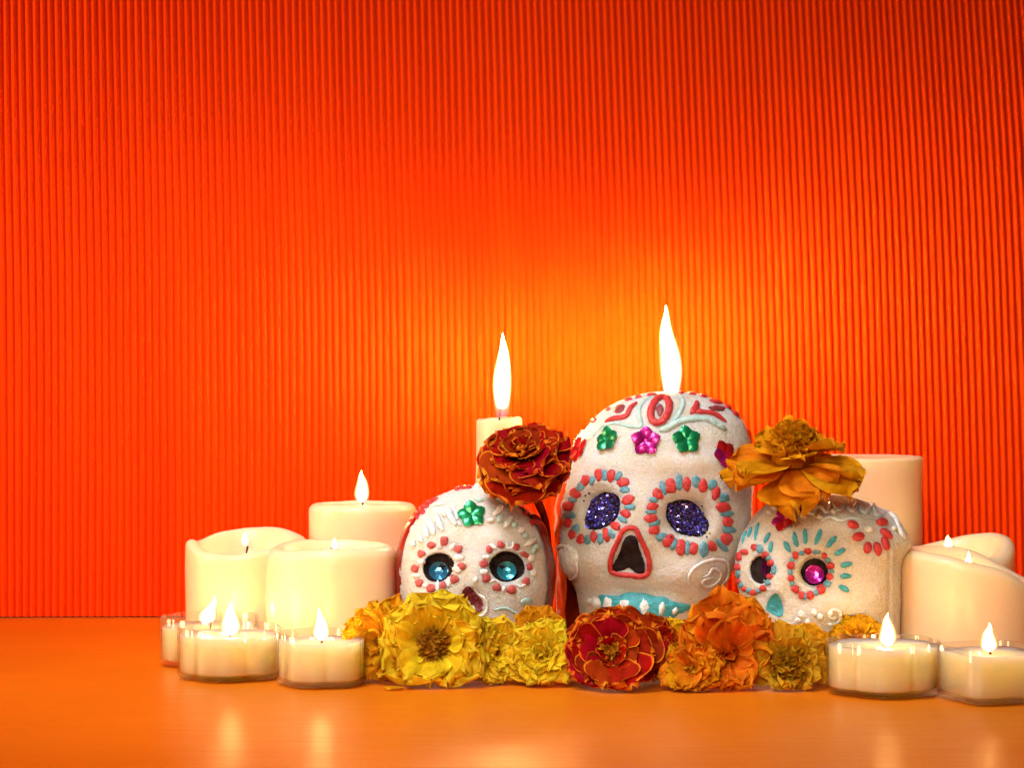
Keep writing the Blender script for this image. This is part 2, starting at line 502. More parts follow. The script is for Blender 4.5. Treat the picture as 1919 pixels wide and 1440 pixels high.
WALLY = 1440.0
def build_backdrop():
    pitch = 4.35
    nrib = 290
    seg = 10
    zs = [0.7, 20, 50, 90, 130, 170, 210, 250, 290, 330, 370, 420]
    V = []; cols = nrib * seg + 1
    for zi, z in enumerate(zs):
        for k in range(cols):
            u = k / seg
            x = (u - nrib / 2) * pitch
            ph = u * 2 * math.pi
            # semicircle-like flutes with narrow valleys
            d = 2.1 * (abs(math.cos(ph / 2)) ** 0.8)
            lean = -(0.006 + 0.036 * max(0.0, min(1.4, (x + 280) / 560)) ** 1.5)
            xx = x + lean * z * (0.45 + 0.55 * max(z, 0) / 370) + 0.42 * noise.noise(Vector((u * 0.35, z * 0.010, 3.1))) + 1.2 * noise.noise(Vector((u * 0.03, z * 0.006, 7.7)))
            y = WALLY - d + 0.012 * x * 0 + 2.2 * math.sin(x / 170 + 0.7) * (z / 370) + 0.25 * noise.noise(Vector((x * 0.05, z * 0.01, 9)))
            y += (x + 300) * 0.020
            V.append((xx, y, z))
    Fc = []
    for j in range(len(zs) - 1):
        for k in range(cols - 1):
            a = j * cols + k
            Fc.append((a, a + 1, a + cols + 1, a + cols))
    m = mesh('backdrop', V, Fc, M['paper'])
    o = bpy.data.objects.new('backdrop', m); COL.objects.link(o)
    o['kind'] = 'structure'; o['label'] = 'red orange corrugated paper backdrop with fine vertical ribs'
build_backdrop()

# ------------------------------------------------------------------ candles
def flame_mesh(base, width, height, lean=(0, 0), tipcut=0.0, belly=0.34):
    V = []
    nr, ns = 22, 18
    q = random.Random(int(base[0] * 10) + int(height * 7))
    wig = (q.uniform(0.03, 0.09), q.uniform(0, 6.28), q.uniform(-0.06, 0.10)); belly *= q.uniform(0.85, 1.2)
    for i in range(nr):
        t = i / (nr - 1)
        t = 0.5 - 0.5 * math.cos(math.pi * t)
        if t < belly:
            s = t / belly
            r = 0.62 + 0.38 * math.sin(s * math.pi / 2)
            if i == 0: r = 0.35 if height > 30 else 0.6
        else:
            s = (t - belly) / (1 - belly)
            r = (1 - s ** 1.65) ** 0.95
        r = max(r, 0.02) * width * (1.04 if height > 30 else 1.22) / 2
        z = height * t
        dx = lean[0] * t * t + width * wig[0] * math.sin(2.2 * math.pi * t * t + wig[1]) * t; dy = lean[1] * t * t
        r *= 1 + wig[2] * math.sin(math.pi * t)
        for j in range(ns):
            a = 2 * math.pi * j / ns
            V.append((base[0] + dx + r * math.cos(a), base[1] + dy + r * math.sin(a), base[2] + z))
    return V, ring_faces(nr, ns, True, True)

def wick(parent, p, h, bend=(0.8, 0), r=0.55):
    pts = []
    for i in range(9):
        t = i / 8
        pts.append(Vector((p[0] + bend[0] * t ** 2.2, p[1] + bend[1] * t * t, p[2] - 1.0 + (h + 1.0) * (t - 0.12 * t ** 3))))
    V, Fc = tube(pts, [r * (1 + 0.15 * math.sin(i * 2.1)) for i in range(9)], 7)
    part('wick', V, Fc, M['wick'], parent)

def pillar(label, px, Y, rpx, rim, well=6.0, wellr=0.80, flame=None, wickh=7.0, tall=False, round_=2.5, wob=0.9,
           name='pillar_candle', group='ivory pillar candles around the skulls', bend=(0.8, 0), lipnoise=0.5, bulge=0.0, flat=False):
    """rim: list of (angle deg, photo row of the rim there)"""
    c = at(px, 1100, Y); cx = c.x
    r = rpx * Y / F
    t = thing(name, label, 'candle', (cx, Y, 0), group)
    ns = 96
    rim = sorted(rim)
    ang = [a for a, _ in rim]; ang = [ang[-1] - 360] + ang + [ang[0] + 360]
    zz = []
    for a, py in rim:
        yy = Y + (r * 0.93) * math.sin(R(a))
        zz.append(at(px, py, yy).z)
    zz = [zz[-1]] + zz + [zz[0]]
    th = np.linspace(0, 360, ns, endpoint=False)
    top = np.interp(th, ang, zz)
    k = np.array([1, 2, 3, 4, 3, 2, 1.]); k /= k.sum()
    if len(rim) > 1:
        tp = np.concatenate([top[-3:], top, top[:3]]); top = np.convolve(tp, k, 'valid')
    sd = random.random() * 50
    top = top + np.array([lipnoise * noise.noise(Vector((math.cos(R(a)) * 2, math.sin(R(a)) * 2, sd))) for a in th])
    pool = top.min() - well
    V = []
    prof = []
    def row(rf, z, wobf=1.0):
        for j, a in enumerate(th):
            ca, sa = math.cos(R(a)), math.sin(R(a))
            zj = z[j] if hasattr(z, '__len__') else z
            w = 1 + wobf * wob / r * noise.noise(Vector((ca * 1.3, sa * 1.3, zj * 0.03 + sd)))
            rr = r * rf * w
            V.append((cx + rr * ca, Y + rr * sa, zj))
    nb = 9
    row(0.97, 0.15)
    row(1.0, 1.6)
    for i in range(1, nb):
        f = i / nb
        b = 1 + bulge * math.sin(f * math.pi) 
        row(b, 1.6 + (top - round_ - 1.6) * f)
    row(1.0, top - round_)
    rr_ = round_ / r
    for q in (22, 45, 68, 90):
        row(1.0 - rr_ * (1 - math.cos(R(q))), top - round_ * (1 - math.sin(R(q))))
    inner = 1 - rr_
    if well > 0:
        lip = min(inner - 0.02, 1 - rr_ * 1.5)
        row(lip, top - 0.5)
        for f in (0.25, 0.5, 0.75, 1.0):
            rf = lip + (wellr * 0.86 - lip) * f
            row(rf, top * (1 - f ** 1.3) + (pool + 0.4) * f ** 1.3 if True else 0)
        row(wellr * 0.7, pool)
        row(0.3, pool)
        row(0.02, pool + 0.0)
    else:
        for f in (0.85, 0.6, 0.3, 0.02):
            row(inner * f, top * 0.0 + top.mean() * (1 - f) + top * f - (1 - f) * 0.6)
        pool = top.mean() - 0.6
    nrow = len(V) // ns
    V = np.array(V)
    part('wax_body', V, ring_faces(nrow, ns, True, True), M['wax'], t)
    if wickh > 0:
        wick(t, (cx, Y, pool), wickh, bend)
    if flame:
        fx, ytip, ybase, wpx = flame[:4]
        lean = flame[4] if len(flame) > 4 else (0, 0)
        b = at(fx, ybase, Y); tpv = at(fx, ytip, Y)
        FV, FF = flame_mesh(b, wpx * Y / F, tpv.z - b.z, lean, belly=flame[5] if len(flame) > 5 else 0.34)
        part('flame', FV, FF, M['tall_flame' if tall == 1 else 'long_flame' if tall == 2 else 'flame'], t)
    return t

pillar('wide ivory pillar candle with sagging rim and left horn, far left behind the clear cups', 461, 1268, 113,
       [(0, 1010), (30, 999), (60, 990), (95, 988), (128, 996), (150, 1014), (166, 1016), (180, 1010), (196, 1012), (215, 1027), (240, 1038), (270, 1040), (300, 1030), (325, 1016)],
       well=6, wellr=0.76, flame=(459, 996, 1024, 15, (0, 0)), wickh=9.5, round_=3.4, lipnoise=0.8, bend=(1.0, 0))
pillar('broad smooth ivory pillar candle right behind the left clear cups, flame sunk behind its rim', 621, 1205, 121,
       [(0, 1024), (45, 1014), (90, 1010), (135, 1012), (180, 1026), (225, 1034), (270, 1030), (315, 1027)],
       well=4, wellr=0.78, flame=(627, 1008, 1030, 15), wickh=7, round_=5, bulge=0.008, bend=(0.4, 0))
pillar('wide flat topped ivory pillar candle with flame, behind and left of the smaller left skull', 679, 1290, 101,
       [(0, 944), (90, 938), (180, 944), (270, 948)], well=1.2, wellr=0.85, flame=(678, 882, 944, 25), wickh=4.0, round_=4, lipnoise=0.4)
pillar('tall thin ivory candle with a long flame behind the dark red marigold', 936, 1350, 43.5,
       [(0, 783), (90, 782), (180, 786), (270, 788), (320, 781)], well=0.5, wellr=0.7, flame=(941, 624, 784, 33, (0.8, 0), 0.38), wickh=13, tall=1,
       round_=1.6, lipnoise=1.0, bend=(2.4, 0), name='tall_candle', group='tall thin candles behind the skulls')
pillar('tall thin candle hidden behind the big skull, only its long flame showing above the crown', 1256, 1352, 40,
       [(0, 736), (90, 734), (180, 738), (270, 740)], well=0.5, wellr=0.7, flame=(1258, 572, 748, 40, (-4.2, 0), 0.34), wickh=6, tall=2,
       round_=1.6, name='tall_candle', group='tall thin candles behind the skulls')
pillar('unlit tall wide ivory pillar candle behind the right skull and ochre marigold', 1610, 1320, 117,
       [(0, 855), (90, 851), (180, 855), (270, 860)], well=0.8, wellr=0.85, wickh=0, round_=2.0, lipnoise=0.3)
pillar('ivory pillar candle with slanting rim at the right, rearmost, behind the big melted one', 1784, 1262, 116,
       [(0, 1006), (30, 998), (60, 1001), (90, 1012), (125, 1026), (180, 1040), (225, 1050), (270, 1052), (315, 1046)],
       well=3, wellr=0.72, flame=(1777, 1003, 1030, 17), wickh=5, round_=5)
pillar('big melted ivory pillar candle at the right edge, its rim sloping down to the right', 1817, 1182, 132,
       [(0, 1088), (25, 1080), (50, 1058), (75, 1032), (100, 1024), (135, 1023), (180, 1029), (215, 1034), (240, 1043), (270, 1060), (290, 1070), (315, 1092), (340, 1098)],
       well=0.8, wellr=0.62, flame=(1815, 1034, 1078, 17), wickh=5, round_=4.5)

# ------------------------------------------------------------------ clear cup candles
def cup_candle(label, px, Y, rpx, lobes, rot, hgt=25.0, waxh=20.5, flame=None, square=False, bend=(0.6, 0)):
    c = at(px, 1200, Y); cx = c.x; r0 = rpx * Y / F
    t = thing('tealight', label, 'tealight', (cx, Y, 0), 'tealights in clear plastic cups')
    ns = 120
    th = [2 * math.pi * j / ns for j in range(ns)]
    def rad(a):
        if square:
            n = 5.0
            a2 = a - R(rot)
            return r0 * 0.93 / ((abs(math.cos(a2)) ** n + abs(math.sin(a2)) ** n) ** (1 / n))
        s = abs(math.cos(lobes * (a - R(rot)) / 2))
        return r0 * (0.88 + 0.12 * s ** 0.6)
    def rows(spec):
        V = []
        for inset, z in spec:
            for a in th:
                rr = rad(a) - inset if inset < 90 else 0.01
                V.append((cx + rr * math.cos(a), Y + rr * math.sin(a), z))
        return V
    spec = [(95, 1.0), (4, 1.0), (1.2, 1.1), (0.5, 1.8), (0.0, 3.0), (0.0, hgt - 0.4), (0.2, hgt), (0.7, hgt), (0.9, hgt - 0.4), (1.0, 3.4), (2.0, 2.3), (4, 2.1), (95, 2.1)]
    V = rows(spec)
    Fc = ring_faces(len(spec), ns)
    # moulded feet
    Vb = list(V)
    for k in range(3 if square else lobes):
        a = R(rot) + 2 * math.pi * k / (4 if square else lobes) + (math.pi / 4 if square else 0)
        fx, fy = cx + (rad(a) - 3.5) * math.cos(a), Y + (rad(a) - 3.5) * math.sin(a)
        b0 = len(Vb)
        for rr, z in ((1.6, 1.1), (1.5, 0.3), (0.9, 0.05)):
            for q in range(10):
                Vb.append((fx + rr * math.cos(q * 0.6283), fy + rr * math.sin(q * 0.6283), z))
        for i in range(2):
            for q in range(10):
                Fc.append((b0 + i * 10 + q, b0 + i * 10 + (q + 1) % 10, b0 + (i + 1) * 10 + (q + 1) % 10, b0 + (i + 1) * 10 + q))
        Fc.append(tuple(b0 + 20 + q for q in range(10)))
    part('cup', Vb, Fc, M['clear'], t)
    ws = [(95, 3.4), (3, 3.4), (1.6, 3.9), (1.25, 4.8), (1.25, waxh - 0.1), (1.3, waxh + 0.35), (2.2, waxh - 0.4), (4.0, waxh - 0.9), (95, waxh - 1.1)]
    part('wax_fill', rows(ws), ring_faces(len(ws), ns), M['cup_wax'], t)
    wick(t, (cx, Y, waxh - 1), 5.5, bend, 0.6)
    if flame:
        fx, ytip, ybase, wpx = flame[:4]
        lean = flame[4] if len(flame) > 4 else (0, 0)
        b = at(fx, ybase, Y); tp = at(fx, ytip, Y)
        FV, FF = flame_mesh(b, wpx * Y / F, tp.z - b.z, lean, belly=0.24)
        part('flame', FV, FF, M['tea_flame'], t)
    return t
cup_candle('tealight in a clear scalloped cup, leftmost of all, its flame leaning right', 395, 1210, 95, 5, 190, 25, 19.5,
           flame=(388, 1118, 1172, 30, (4.5, 0)))
cup_candle('tealight in a clear scalloped cup before the horned pillar, black wick curled over', 432, 1160, 99, 5, 262, 25, 21,
           flame=(432, 1128, 1196, 31), bend=(-1.8, 0))
cup_candle('tealight in a clear scalloped cup touching the yellow marigolds at the left', 603, 1134, 86, 5, 245, 25, 21,
           flame=(602, 1141, 1204, 28, (-0.8, 0)))
cup_candle('tealight in a clear scalloped cup in front of the right skull', 1655, 1104, 108, 5, 262, 25, 22.5,
           flame=(1663, 1150, 1214, 30, (0, 0)))
cup_candle('tealight in a square clear cup at the right edge in front of the melted pillar', 1856, 1080, 88, 4, 20, 25, 22.0,
           flame=(1853, 1168, 1224, 28), square=True)

# ------------------------------------------------------------------ sugar skulls
def sstep(x, a, b):
    t = np.clip((x - a) / (b - a), 0, 1)
    return t * t * (3 - 2 * t)

class Skull:
    def __init__(self, label, Yc, sil, depthF, depthB, feats, mat, nz=230, ns=300, n=2.35, rough=0.35, seed=0, faceback=None):
        self.Yc = Yc
        sil = sorted(sil)
        py = np.array([s[0] for s in sil], float)
        z = np.array([at(960, p, Yc).z for p in py])
        xl = np.array([at(s[1], s[0], Yc).x for s in sil])
        xr = np.array([at(s[2], s[0], Yc).x for s in sil])
        iw = int(np.argmax(xr - xl)); z0 = z[iw]; zt = z[0]
        # parameter: top part by angle, bottom part linear
        def par(zz):
            return np.where(zz >= z0, np.arcsin(np.clip((zz - z0) / (zt - z0), 0, 1)) / (math.pi / 2), -(z0 - zz) / z0)
        s_s = par(z)
        order = np.argsort(s_s)
        s = np.concatenate([np.linspace(-1, 0, nz // 2, endpoint=False), np.linspace(0, 0.995, nz - nz // 2)])
        zz = np.where(s >= 0, z0 + (zt - z0) * np.sin(s * math.pi / 2), z0 * (1 + s))
        L = np.interp(s, s_s[order], xl[order]); Rr = np.interp(s, s_s[order], xr[order])
        kk = np.exp(-np.linspace(-2, 2, 15) ** 2); kk /= kk.sum()
        def smooth(a):
            e = np.concatenate([np.full(7, a[0]), a, a[-1] + (a[-1] - a[-2]) * np.arange(1, 8)])
            return np.convolve(e, kk, 'valid')
        L, Rr = smooth(L), smooth(Rr)
        cx = (L + Rr) / 2; a = np.maximum((Rr - L) / 2, 0.05)
        wmax = a.max()
        dF = depthF * (a / wmax) ** 0.75; dB = depthB * (a / wmax) ** 0.75
        th = np.linspace(0, 2 * math.pi, ns, endpoint=False)
        ct, st = np.cos(th), np.sin(th)
        ex = np.sign(ct) * np.abs(ct) ** (2 / n); ey = np.sign(st) * np.abs(st) ** (2 / n)
        X = cx[:, None] + a[:, None] * ex[None]
        Yy = Yc + np.where(ey[None] < 0, dF[:, None], dB[:, None]) * ey[None]
        Z = np.repeat(zz[:, None], ns, 1)
        V = np.stack([X, Yy, Z], -1).reshape(-1, 3)
        self.ns, self.nz = ns, nz
        px, pyv = project(V)
        front = np.clip(-np.repeat(ey[None], nz, 0).reshape(-1), 0, 1) ** 0.5
        d = np.zeros(len(V))
        for f in feats:
            d += f(px, pyv)
        V[:, 1] += d * front
        self.smoothV = V.copy()
        # grain
        Fc = ring_faces(nz, ns, True, True)
        self.bvh = BVHTree.FromPolygons([Vector(v) for v in V], Fc)
        c = np.array([cx.mean(), Yc, zz.mean()])
        nrm = (V - c); nrm /= np.linalg.norm(nrm, axis=1)[:, None]
        off = np.array([noise.noise(Vector(v) * 0.45 + Vector((seed, 0, 0))) * 0.55 + noise.noise(Vector(v) * 1.3) * 0.45 + noise.noise(Vector(v) * 0.12) * 1.1 for v in V])
        Vr = V + nrm * (off * rough)[:, None]
        base = (float(cx[0]), Yc, 0)
        self.t = thing('sugar_skull', label, 'sugar skull', base, 'decorated sugar skulls among marigolds')
        part('skull_body', Vr, Fc, mat, self.t)
        self.cx, self.a, self.zz, self.L, self.R = cx, a, zz, L, Rr

    def hit(self, px, py):
        d = ray(px, py).normalized()
        h = self.bvh.ray_cast(CO, d)
        if h[0] is None:
            q = at(px, py, self.Yc)
            h = self.bvh.find_nearest(q)
        n = h[1].normalized()
        if n.dot(d) > 0: n = -n
        n = (n - d * 0.15).normalized()
        return h[0], n

    def blob(self, name, px, py, rx, ry, h=1.0, mat='red', rot=0.0, wob=0.22, parent=None):
        rings = (1.0, 0.93, 0.78, 0.55, 0.28)
        ns = 14
        V = []
        sd = random.random() * 99
        ca, sa = math.cos(R(rot)), math.sin(R(rot))
        for r in rings:
            for j in range(ns):
                a = 2 * math.pi * j / ns
                w = 1 + wob * noise.noise(Vector((math.cos(a) * 1.5, math.sin(a) * 1.5, sd))) * 1.6
                u, v = rx * r * w * math.cos(a), ry * r * w * math.sin(a)
                p, n = self.hit(px + u * ca - v * sa, py + u * sa + v * ca)
                hh = h * math.sqrt(max(0, 1 - r * r)) - (0.7 if r == 1.0 else 0)
                V.append(p + n * hh)
        p, n = self.hit(px, py)
        V.append(p + n * h)
        Fc = ring_faces(len(rings), ns)
        b = (len(rings) - 1) * ns
        for j in range(ns): Fc.append((b + j, b + (j + 1) % ns, len(V) - 1))
        return part(name, V, Fc, M[mat], parent or self.t)

    def stroke(self, name, pts, rpx, mat='red', closed=False, lift=0.25, flat=0.75, taper=True, jit=0.10):
        P = catmull(pts, closed, 6 if len(pts) > 2 else 10)
        if closed: P = P + [P[0]]
        W, Nn, Rd = [], [], []
        sd = random.random() * 99
        n = len(P)
        for i, (x, y) in enumerate(P):
            p, nn = self.hit(x, y)
            r = rpx * self.Yc / F * (1 + jit * 2 * noise.noise(Vector((i * 0.35, sd, 0))))
            if taper and not closed:
                e = min(i, n - 1 - i) / max(1, min(4, n / 3))
                r *= math.sqrt(min(1, 0.10 + e * 0.9)) if e < 1 else 1
            W.append(p + nn * r * lift); Nn.append(nn); Rd.append(r)
        # smooth the path and the normals
        for _ in range(2):
            W = [W[0]] + [(W[i - 1] + W[i] * 2 + W[i + 1]) / 4 for i in range(1, n - 1)] + [W[-1]]
            Nn = [Nn[0]] + [(Nn[i - 1] + Nn[i] * 2 + Nn[i + 1]).normalized() for i in range(1, n - 1)] + [Nn[-1]]
        V, Fc = tube(W, Rd, 10, Nn, flat)
        return part(name, V, Fc, M[mat], self.t)

    def patch(self, name, poly, mat, h=0.3, rough=0.0, dome=2.0):
        P = catmull(poly, True, 5)
        cx = sum(p[0] for p in P) / len(P); cy = sum(p[1] for p in P) / len(P)
        n = len(P); V = []
        rings = (1.0, 0.97, 0.9, 0.78, 0.62, 0.45, 0.25, 0.08)
        sd = random.random() * 50
        for r in rings:
            for (x, y) in P:
                jx = 1.2 * noise.noise(Vector((x * 0.25, y * 0.25, sd))) if r > 0.95 else 0
                p, nn = self.hit(cx + (x - cx) * r + jx, cy + (y - cy) * r + jx)
                hh = h * (1 - r ** (2 * dome)) + (0.12 if r < 1 else -0.5)
                if rough: hh += rough * noise.noise(p * 0.9)
                V.append(p + nn * hh)
        return part(name, V, ring_faces(len(rings), n, True), M[mat], self.t)

def ell_recess(cx, cy, rx, ry, depth, a=1.0, b=0.6, rot=0):
    ca, sa = math.cos(R(rot)), math.sin(R(rot))
    def f(px, py):
        dx, dy = px - cx, py - cy
        u, v = dx * ca + dy * sa, -dx * sa + dy * ca
        d = np.sqrt((u / rx) ** 2 + (v / ry) ** 2)
        return depth * (1 - sstep(d, b, a))
    return f
def gauss(cx, cy, rx, ry, h):
    return lambda px, py: -h * np.exp(-(((px - cx) / rx) ** 2 + ((py - cy) / ry) ** 2))
def conv(ox, oy, s):
    return lambda x, y: (ox + x / s, oy + y / s)
def polyc(c, pts): return [c(*p) for p in pts]

def wrapping(sk, dL, dR, dY, mat, over, zmax=1.0, amp=1.0, y0=4.0):
    """red foil round the back of a skull, showing as a rim"""
    V = []; nr = 0
    nth = 60
    idx = list(range(0, sk.nz, 4))
    idx = [i for i in idx if sk.zz[i] <= sk.zz.max() * zmax]
    for i in idx:
        xl, xr, z = sk.L[i], sk.R[i], sk.zz[i]
        if over: xl, xr = over(z, xl, xr)
        xl -= dL; xr += dR
        cx, a = (xl + xr) / 2, (xr - xl) / 2
        for j in range(nth):
            th = -0.45 + (math.pi + 0.9) * (j / (nth - 1))
            w = noise.noise(Vector((th * 4, z * 0.13, 2.0))) * amp
            V.append((cx + (a + w) * math.cos(th), sk.Yc + y0 + (dY * (a / sk.a.max()) ** 0.75 + w) * math.copysign(abs(math.sin(th)) ** 0.85, math.sin(th)) + noise.noise(Vector((z * 0.2, th * 3, 0))) * amp, z + 0.3))
        nr += 1
    n0 = len(V)
    part('foil_wrapping', V, ring_faces(nr, nth, wrap=False), M[mat], sk.t)

def foil_flower(sk, px, py, r, mat, rot=0, sx=1.0, petals=5, dark=None):
    """punched foil flower: five separately creased petals round a pinhole"""
    p, n = sk.hit(px, py)
    # average the normal over the flower
    for a in range(6):
        n = n + sk.hit(px + r * 0.7 * math.cos(a), py + r * 0.7 * math.sin(a))[1]
    n.normalize()
    k = sk.Yc / F
    up = Vector((0, 0, 1)); ax = up.cross(n).normalized(); ay = n.cross(ax).normalized()
    if ax.x < 0: ax = -ax
    if ay.z < 0: ay = -ay
    r_ = r * k
    hold = part('foil_flower', [p + n * 0.9 + (ax * math.cos(a) + ay * math.sin(a)) * (r_ * q) + n * zz for q, zz in ((0.16, 0.12), (0.08, 0.0), (0.03, -0.05)) for a in [i * 0.6283 for i in range(10)]],
                ring_faces(3, 10, True), M[mat], sk.t)
    for i in range(petals):
        a0 = R(rot) + 2 * math.pi * i / petals + math.pi / 2
        V = []; nu, nv = 7, 7
        tl = random.uniform(-0.10, 0.22)
        for v in range(nv):
            t = v / (nv - 1)
            w = math.sin(math.pi * min(0.5, 0.06 + 0.62 * t ** 0.9)) * 0.63 * (1 if t < 0.75 else 1 - 1.6 * (t - 0.75) ** 1.2)
            rr = 0.10 + 0.90 * t
            for u in range(nu):
                s = 2 * u / (nu - 1) - 1
                edge = rr * (1 - 0.20 * s ** 4 * t - 0.03 * s * s + 0.04 * t * math.cos(2 * math.pi * s))
                lat = w * s * 0.74
                if t == 1: edge *= 1.02
                xx = edge * math.cos(a0) - lat * math.sin(a0)
                yy = edge * math.sin(a0) + lat * math.cos(a0)
                h = 0.9 + r_ * (tl * t + 0.10 * (1 - abs(s)) * math.sin(t * math.pi) + 0.03 * math.cos(s * 9) * t)
                V.append(p + ax * (xx * r_ * sx) + ay * (yy * r_) + n * h)
        m = mat if not (dark and i in dark[1]) else dark[0]
        part('foil_petal', V, ring_faces(nv, nu, wrap=False), M[m], hold)
    return hold

def sequin(sk, px, py, r, mat, n_over=None, sy=1.0, sx=1.0):
    p, n = sk.hit(px, py)
    n = Vector(n_over).normalized() if n_over else n
    k = sk.Yc / F; r_ = r * k
    ax = Vector((0, 0, 1)).cross(n).normalized(); ay = n.cross(ax).normalized()
    V = []; rot = random.random()
    # cup sequin: pinhole, flat floor, six facets rising to the rim
    for q, h in ((0.08, 0.0), (0.45, 0.02), (0.90, 0.22), (1.0, 0.28)):
        for i in range(24):
            a = rot + i * 2 * math.pi / 24
            hexf = math.cos(math.pi / 6) / math.cos(((a - rot) % (math.pi / 3)) - math.pi / 6)
            m = q * (hexf if q < 0.5 else 1)
            V.append(p + (ax * math.cos(a) * sx + ay * math.sin(a) * sy) * (r_ * m) + n * (0.9 + h * r_))
    o = part('sequin', V, ring_faces(4, 24), M[mat], sk.t, smooth=False)
    return o

# ---- big skull
c4 = conv(1030, 560, 3.6); c5 = conv(1030, 850, 4.235)
k4, k5 = 1 / 3.6, 1 / 4.235
def E5(cx, cy, rx, ry, *a, **k):
    x, y = c5(cx, cy); return ell_recess(x, y, rx * k5, ry * k5, *a, **k)
S2 = Skull('biggest sugar skull, blue glitter eyes and red and blue beaded sockets, in the middle', 1225,
    [(734, 1250, 1256), (736, 1222, 1284), (742, 1190, 1318), (752, 1160, 1346), (768, 1132, 1372), (790, 1110, 1392), (820, 1086, 1404), (855, 1072, 1408),
     (918, 1052, 1408), (960, 1045, 1406), (1000, 1044, 1400), (1040, 1048, 1386), (1070, 1058, 1372), (1088, 1070, 1362), (1110, 1080, 1352), (1150, 1086, 1340), (1200, 1096, 1326), (1262, 1112, 1310)],
    46, 44,
    [E5(400, 430, 215, 215, 5.5, a=1.0, b=0.45), E5(420, 455, 140, 150, 3.0, a=1.1, b=0.7), E5(1090, 520, 265, 255, 5.5, a=1.0, b=0.45), E5(1090, 520, 175, 155, 3.0, a=1.1, b=0.7),
     E5(632, 840, 125, 150, 2.2, a=1.05, b=0.4),
     gauss(1180, 990, 42, 75, 4.0), gauss(1110, 868, 60, 20, 2.2), gauss(1290, 868, 60, 20, 2.2), gauss(1085, 1055, 40, 30, 4), gauss(1300, 1080, 50, 35, 4.5),
     gauss(1200, 1150, 80, 35, 3.5), gauss(1195, 1112, 90, 12, -1.6)],
    M['sugar'], nz=260, ns=340, rough=0.30, seed=3)
wrapping(S2, 1.5, 1.5, 50, 'wrap', lambda z, xl, xr: (min(xl, at(1042, 1000, 1225).x + 2 if z < 70 else xl), xr), zmax=0.86, amp=1.2, y0=6)

def glitter_eye(sk, c, poly, k, count):
    sk.patch('eye', polyc(c, poly), 'pupil', h=0.9, rough=0.5)
    P = polyc(c, poly)
    xs = [p[0] for p in P]; ys = [p[1] for p in P]
    def inside(x, y):
        s = False; j = len(P) - 1
        for i in range(len(P)):
            if (P[i][1] > y) != (P[j][1] > y) and x < (P[j][0] - P[i][0]) * (y - P[i][1]) / (P[j][1] - P[i][1]) + P[i][0]: s = not s
            j = i
        return s
    V = []; Fc = []; mi = []
    while len(Fc) < count:
        x, y = random.uniform(min(xs) - 3, max(xs) + 3), random.uniform(min(ys) - 3, max(ys) + 3)
        if not inside(x, y) and random.random() > 0.03: continue
        p, n = sk.hit(x, y)
        n2 = (n + Vector([random.gauss(0, 0.42) for _ in range(3)])).normalized()
        a = n2.orthogonal().normalized(); b = n2.cross(a)
        r = random.uniform(0.38, 0.70); o = len(V)
        pc = p + n * random.uniform(1.0, 1.7)
        for q in range(6):
            V.append(pc + a * (r * math.cos(q * math.pi / 3)) + b * (r * math.sin(q * math.pi / 3)))
        Fc.append(tuple(range(o, o + 6)))
        mi.append(1 if random.random() < 0.14 else 0)
    ob = part('glitter', V, Fc, [M['glitter'], M['glitter_pale']], sk.t, smooth=False, kind='stuff')
    ob.data.polygons.foreach_set('material_index', mi)
glitter_eye(S2, c5, [(345, 365), (410, 315), (480, 310), (545, 335), (562, 400), (548, 490), (500, 555), (430, 595), (350, 612), (290, 590), (280, 520), (300, 450)], k5, 420)
glitter_eye(S2, c5, [(935, 400), (1020, 370), (1110, 375), (1180, 420), (1215, 480), (1265, 550), (1255, 620), (1205, 665), (1120, 660), (1020, 635), (960, 580), (920, 500)], k5, 520)

def beads(sk, c, k, lst, name, mat, h):
    for q in lst:
        x, y, rx, ry = q[:4]
        rot = q[4] if len(q) > 4 else 0
        X, Y_ = c(x, y)
        sk.blob(name, X, Y_, rx * k * 1.12, ry * k * 1.10, h, mat, rot)
redL = [(390, 170, 30, 50), (490, 180, 35, 50, 10), (583, 230, 48, 34, -30), (622, 370, 46, 36, -20), (605, 480, 42, 32, 20), (525, 580, 40, 30, 35), (450, 650, 28, 52, -10), (350, 660, 27, 48), (245, 685, 30, 38, 10), (180, 640, 30, 38, 20), (142, 552, 34, 34), (150, 420, 45, 38), (205, 320, 40, 44, -40), (285, 215, 34, 45, 30)]
blueL = [(438, 172, 22, 42), (545, 180, 25, 40, 25), (595, 290, 34, 27), (640, 430, 42, 22), (580, 530, 38, 20, 30), (490, 640, 25, 36, -20), (403, 680, 24, 46), (300, 685, 25, 38), (205, 600, 30, 42, 30), (155, 490, 50, 32), (180, 365, 32, 28), (245, 265, 28, 42, 40), (337, 215, 20, 36, 10)]
redR = [(860, 325, 46, 38, 30), (960, 265, 43, 65), (1090, 245, 35, 56), (1215, 255, 35, 52), (1320, 320, 33, 52, 15), (1380, 430, 55, 38), (1410, 545, 42, 38), (1400, 680, 48, 52, 20), (1290, 740, 34, 42), (1140, 760, 36, 52), (1042, 745, 37, 60), (940, 695, 42, 48, 40), (830, 610, 44, 36, -20), (805, 520, 53, 33), (812, 425, 46, 34)]
blueR = [(903, 275, 24, 48, -20), (1028, 235, 30, 62), (1160, 225, 32, 46), (1290, 250, 30, 42, 40), (1385, 355, 38, 36), (1405, 480, 48, 24), (1420, 605, 52, 28, 10), (1370, 730, 58, 26, 50), (1225, 765, 34, 56), (1092, 750, 24, 58), (985, 720, 26, 50, 15), (885, 665, 46, 30, -10), (835, 555, 52, 26, -20), (805, 465, 45, 19), (828, 370, 36, 21)]
beads(S2, c5, k5, redL, 'icing_bead', 'red', 1.15); beads(S2, c5, k5, blueL, 'icing_bead', 'blue', 0.85)
